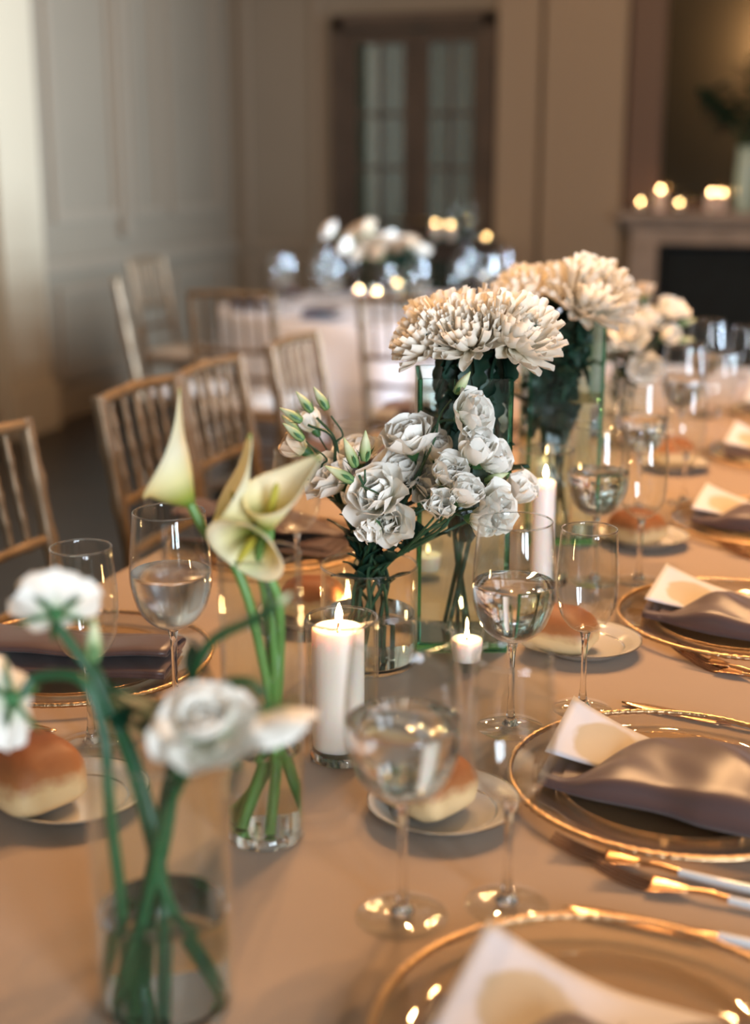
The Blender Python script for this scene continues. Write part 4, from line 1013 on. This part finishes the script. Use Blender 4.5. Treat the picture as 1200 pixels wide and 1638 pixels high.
# ---------------------------------------------------------------- console by the glazed door, mantel things
cn = thing('console_table', 'dark console table standing before the right door leaf', 'table', (-2.42, 8.18, 0))
MB().box((0, 0, .875), (.62, .34, .03), bevel=.006).build('top', M['dark_wood'], cn, smooth=False)
MB().box((0, 0, .815), (.56, .30, .09), bevel=.004).build('apron', M['dark_wood'], cn, smooth=False)
for a in (-1, 1):
    for b in (-1, 1): MB().box((a * .26, b * .13, .385), (.045, .045, .77), bevel=.004).build('leg', M['dark_wood'], cn, smooth=False)
MB().box((0, 0, .2), (.54, .28, .02), bevel=.004).build('shelf', M['dark_wood'], cn, smooth=False)
CZ_ = .89
for k, (x, y, z, lab) in enumerate([(-2.479, 8.12, 0.168, 'votive candle at the left on the console table'), (-2.382, 8.12, 0.16, 'votive candle second from left on the console table'), (-2.154, 8.12, 0.04, 'lower votive candle at the right on the console table')]):
    votive((x, y, CZ_), lab, .032, z, k=.85)
for k, (x, y, lab) in enumerate(((-2.38, 8.24, 'tall clear glass on the console table, left of its twin'), (-2.27, 8.22, 'tall clear glass on the console table, right of its twin'))):
    cylinder_glass('glass_vase', lab, 'vase', (x, y, CZ_), .045, .24, flare=.8)
MZ = 1.08
votive((-1.255, 8.30, MZ), 'votive candle at the left end of the mantel shelf', .034, .075, k=.95)
candle('pillar_candle', 'white pillar candle on the mantel between two votives', (-1.145, 8.33, MZ), .032, .115, flame=.6)
votive((-1.025, 8.28, MZ), 'votive candle on the mantel right of the first pillar', .034, .075, k=.85)
candle('pillar_candle', 'white pillar candle on the mantel left of its close twin, by the vase', (-.845, 8.31, MZ), .03, .10, flame=.6)
candle('pillar_candle', 'white pillar candle on the mantel touching the pale vase side', (-.788, 8.37, MZ), .026, .10, flame=.5)
mv = thing('mantel_vase', 'pale green vase of dark branches on the mantel at right edge', 'vase', (-.655, 8.36, MZ))
MB().lathe(smooth_prof([(0, 0), (.050, 0), (.058, .02), (.066, .14), (.064, .26), (.058, .34), (.066, .37), (.058, .365), (.05, .33), (.0, .32)], 3), 28).build('body', M['celadon'], mv)
mp = thing('leafy_branch', 'dark leafy branches spreading out of the pale mantel vase', 'plant', (-.655, 8.32, MZ + .325))
q = random.Random(5)
for k in range(9):
    a = R(150 + 26 * (k - 4) + q.uniform(-8, 8)) if k < 7 else R(q.uniform(0, 360)); l = q.uniform(.30, .52)
    tip = Vector((math.cos(a) * .55 * l * 1.0, -.10 * q.random() - .10, abs(math.sin(a)) * .7 * l + .15 + .12 * q.random()))
    pts = catmull([(0, 0, 0), tip * .5 + Vector((0, 0, .05)), tip], 5)
    br = MB().tube(pts, .005, 6).build('branch', M['stem_dark'], mp)
    for j in range(5):
        p = pts[min(len(pts) - 1, 4 + j * 2)]
        place(L_MUM, 'leaf', br, mat=Matrix.Translation(p) @ Matrix.Rotation(q.uniform(0, 6.28), 4, 'Z') @ Matrix.Rotation(R(q.uniform(-20, 50)), 4, 'X') @ Matrix.Scale(2.0, 4))

# place words for the look-alikes of the far table, counted from the left as seen
ORD = 'leftmost second third fourth fifth sixth seventh eighth ninth tenth eleventh'.split()
def number(prefix, group, what):
    L = sorted([o for o in bpy.data.objects if o.get('group') == group and o.name.startswith(prefix)], key=lambda o: math.atan2(o.location.x, o.location.y))
    for i, o in enumerate(L): o['label'] = ('leftmost' if i == 0 else 'rightmost' if i == len(L) - 1 else ORD[i] + ' from left') + ' of the ' + what
number('wine_glass', FT, 'blurred wine glasses on the round far table')
number('water_goblet', FT, 'blurred wide goblets on the round far table')
number('far_napkin', 'napkins on the round far table', 'small blurred napkins on the round far table')
L = sorted([o for o in bpy.data.objects if o.get('group') == 'pale flowers in the far table vase'], key=lambda o: o['lean'])
for i, o in enumerate(L): o['label'] = ('leftmost' if i == 0 else 'rightmost' if i == len(L) - 1 else ORD[i] + ' from left') + ' of the pale blurred flowers in the far table vase'
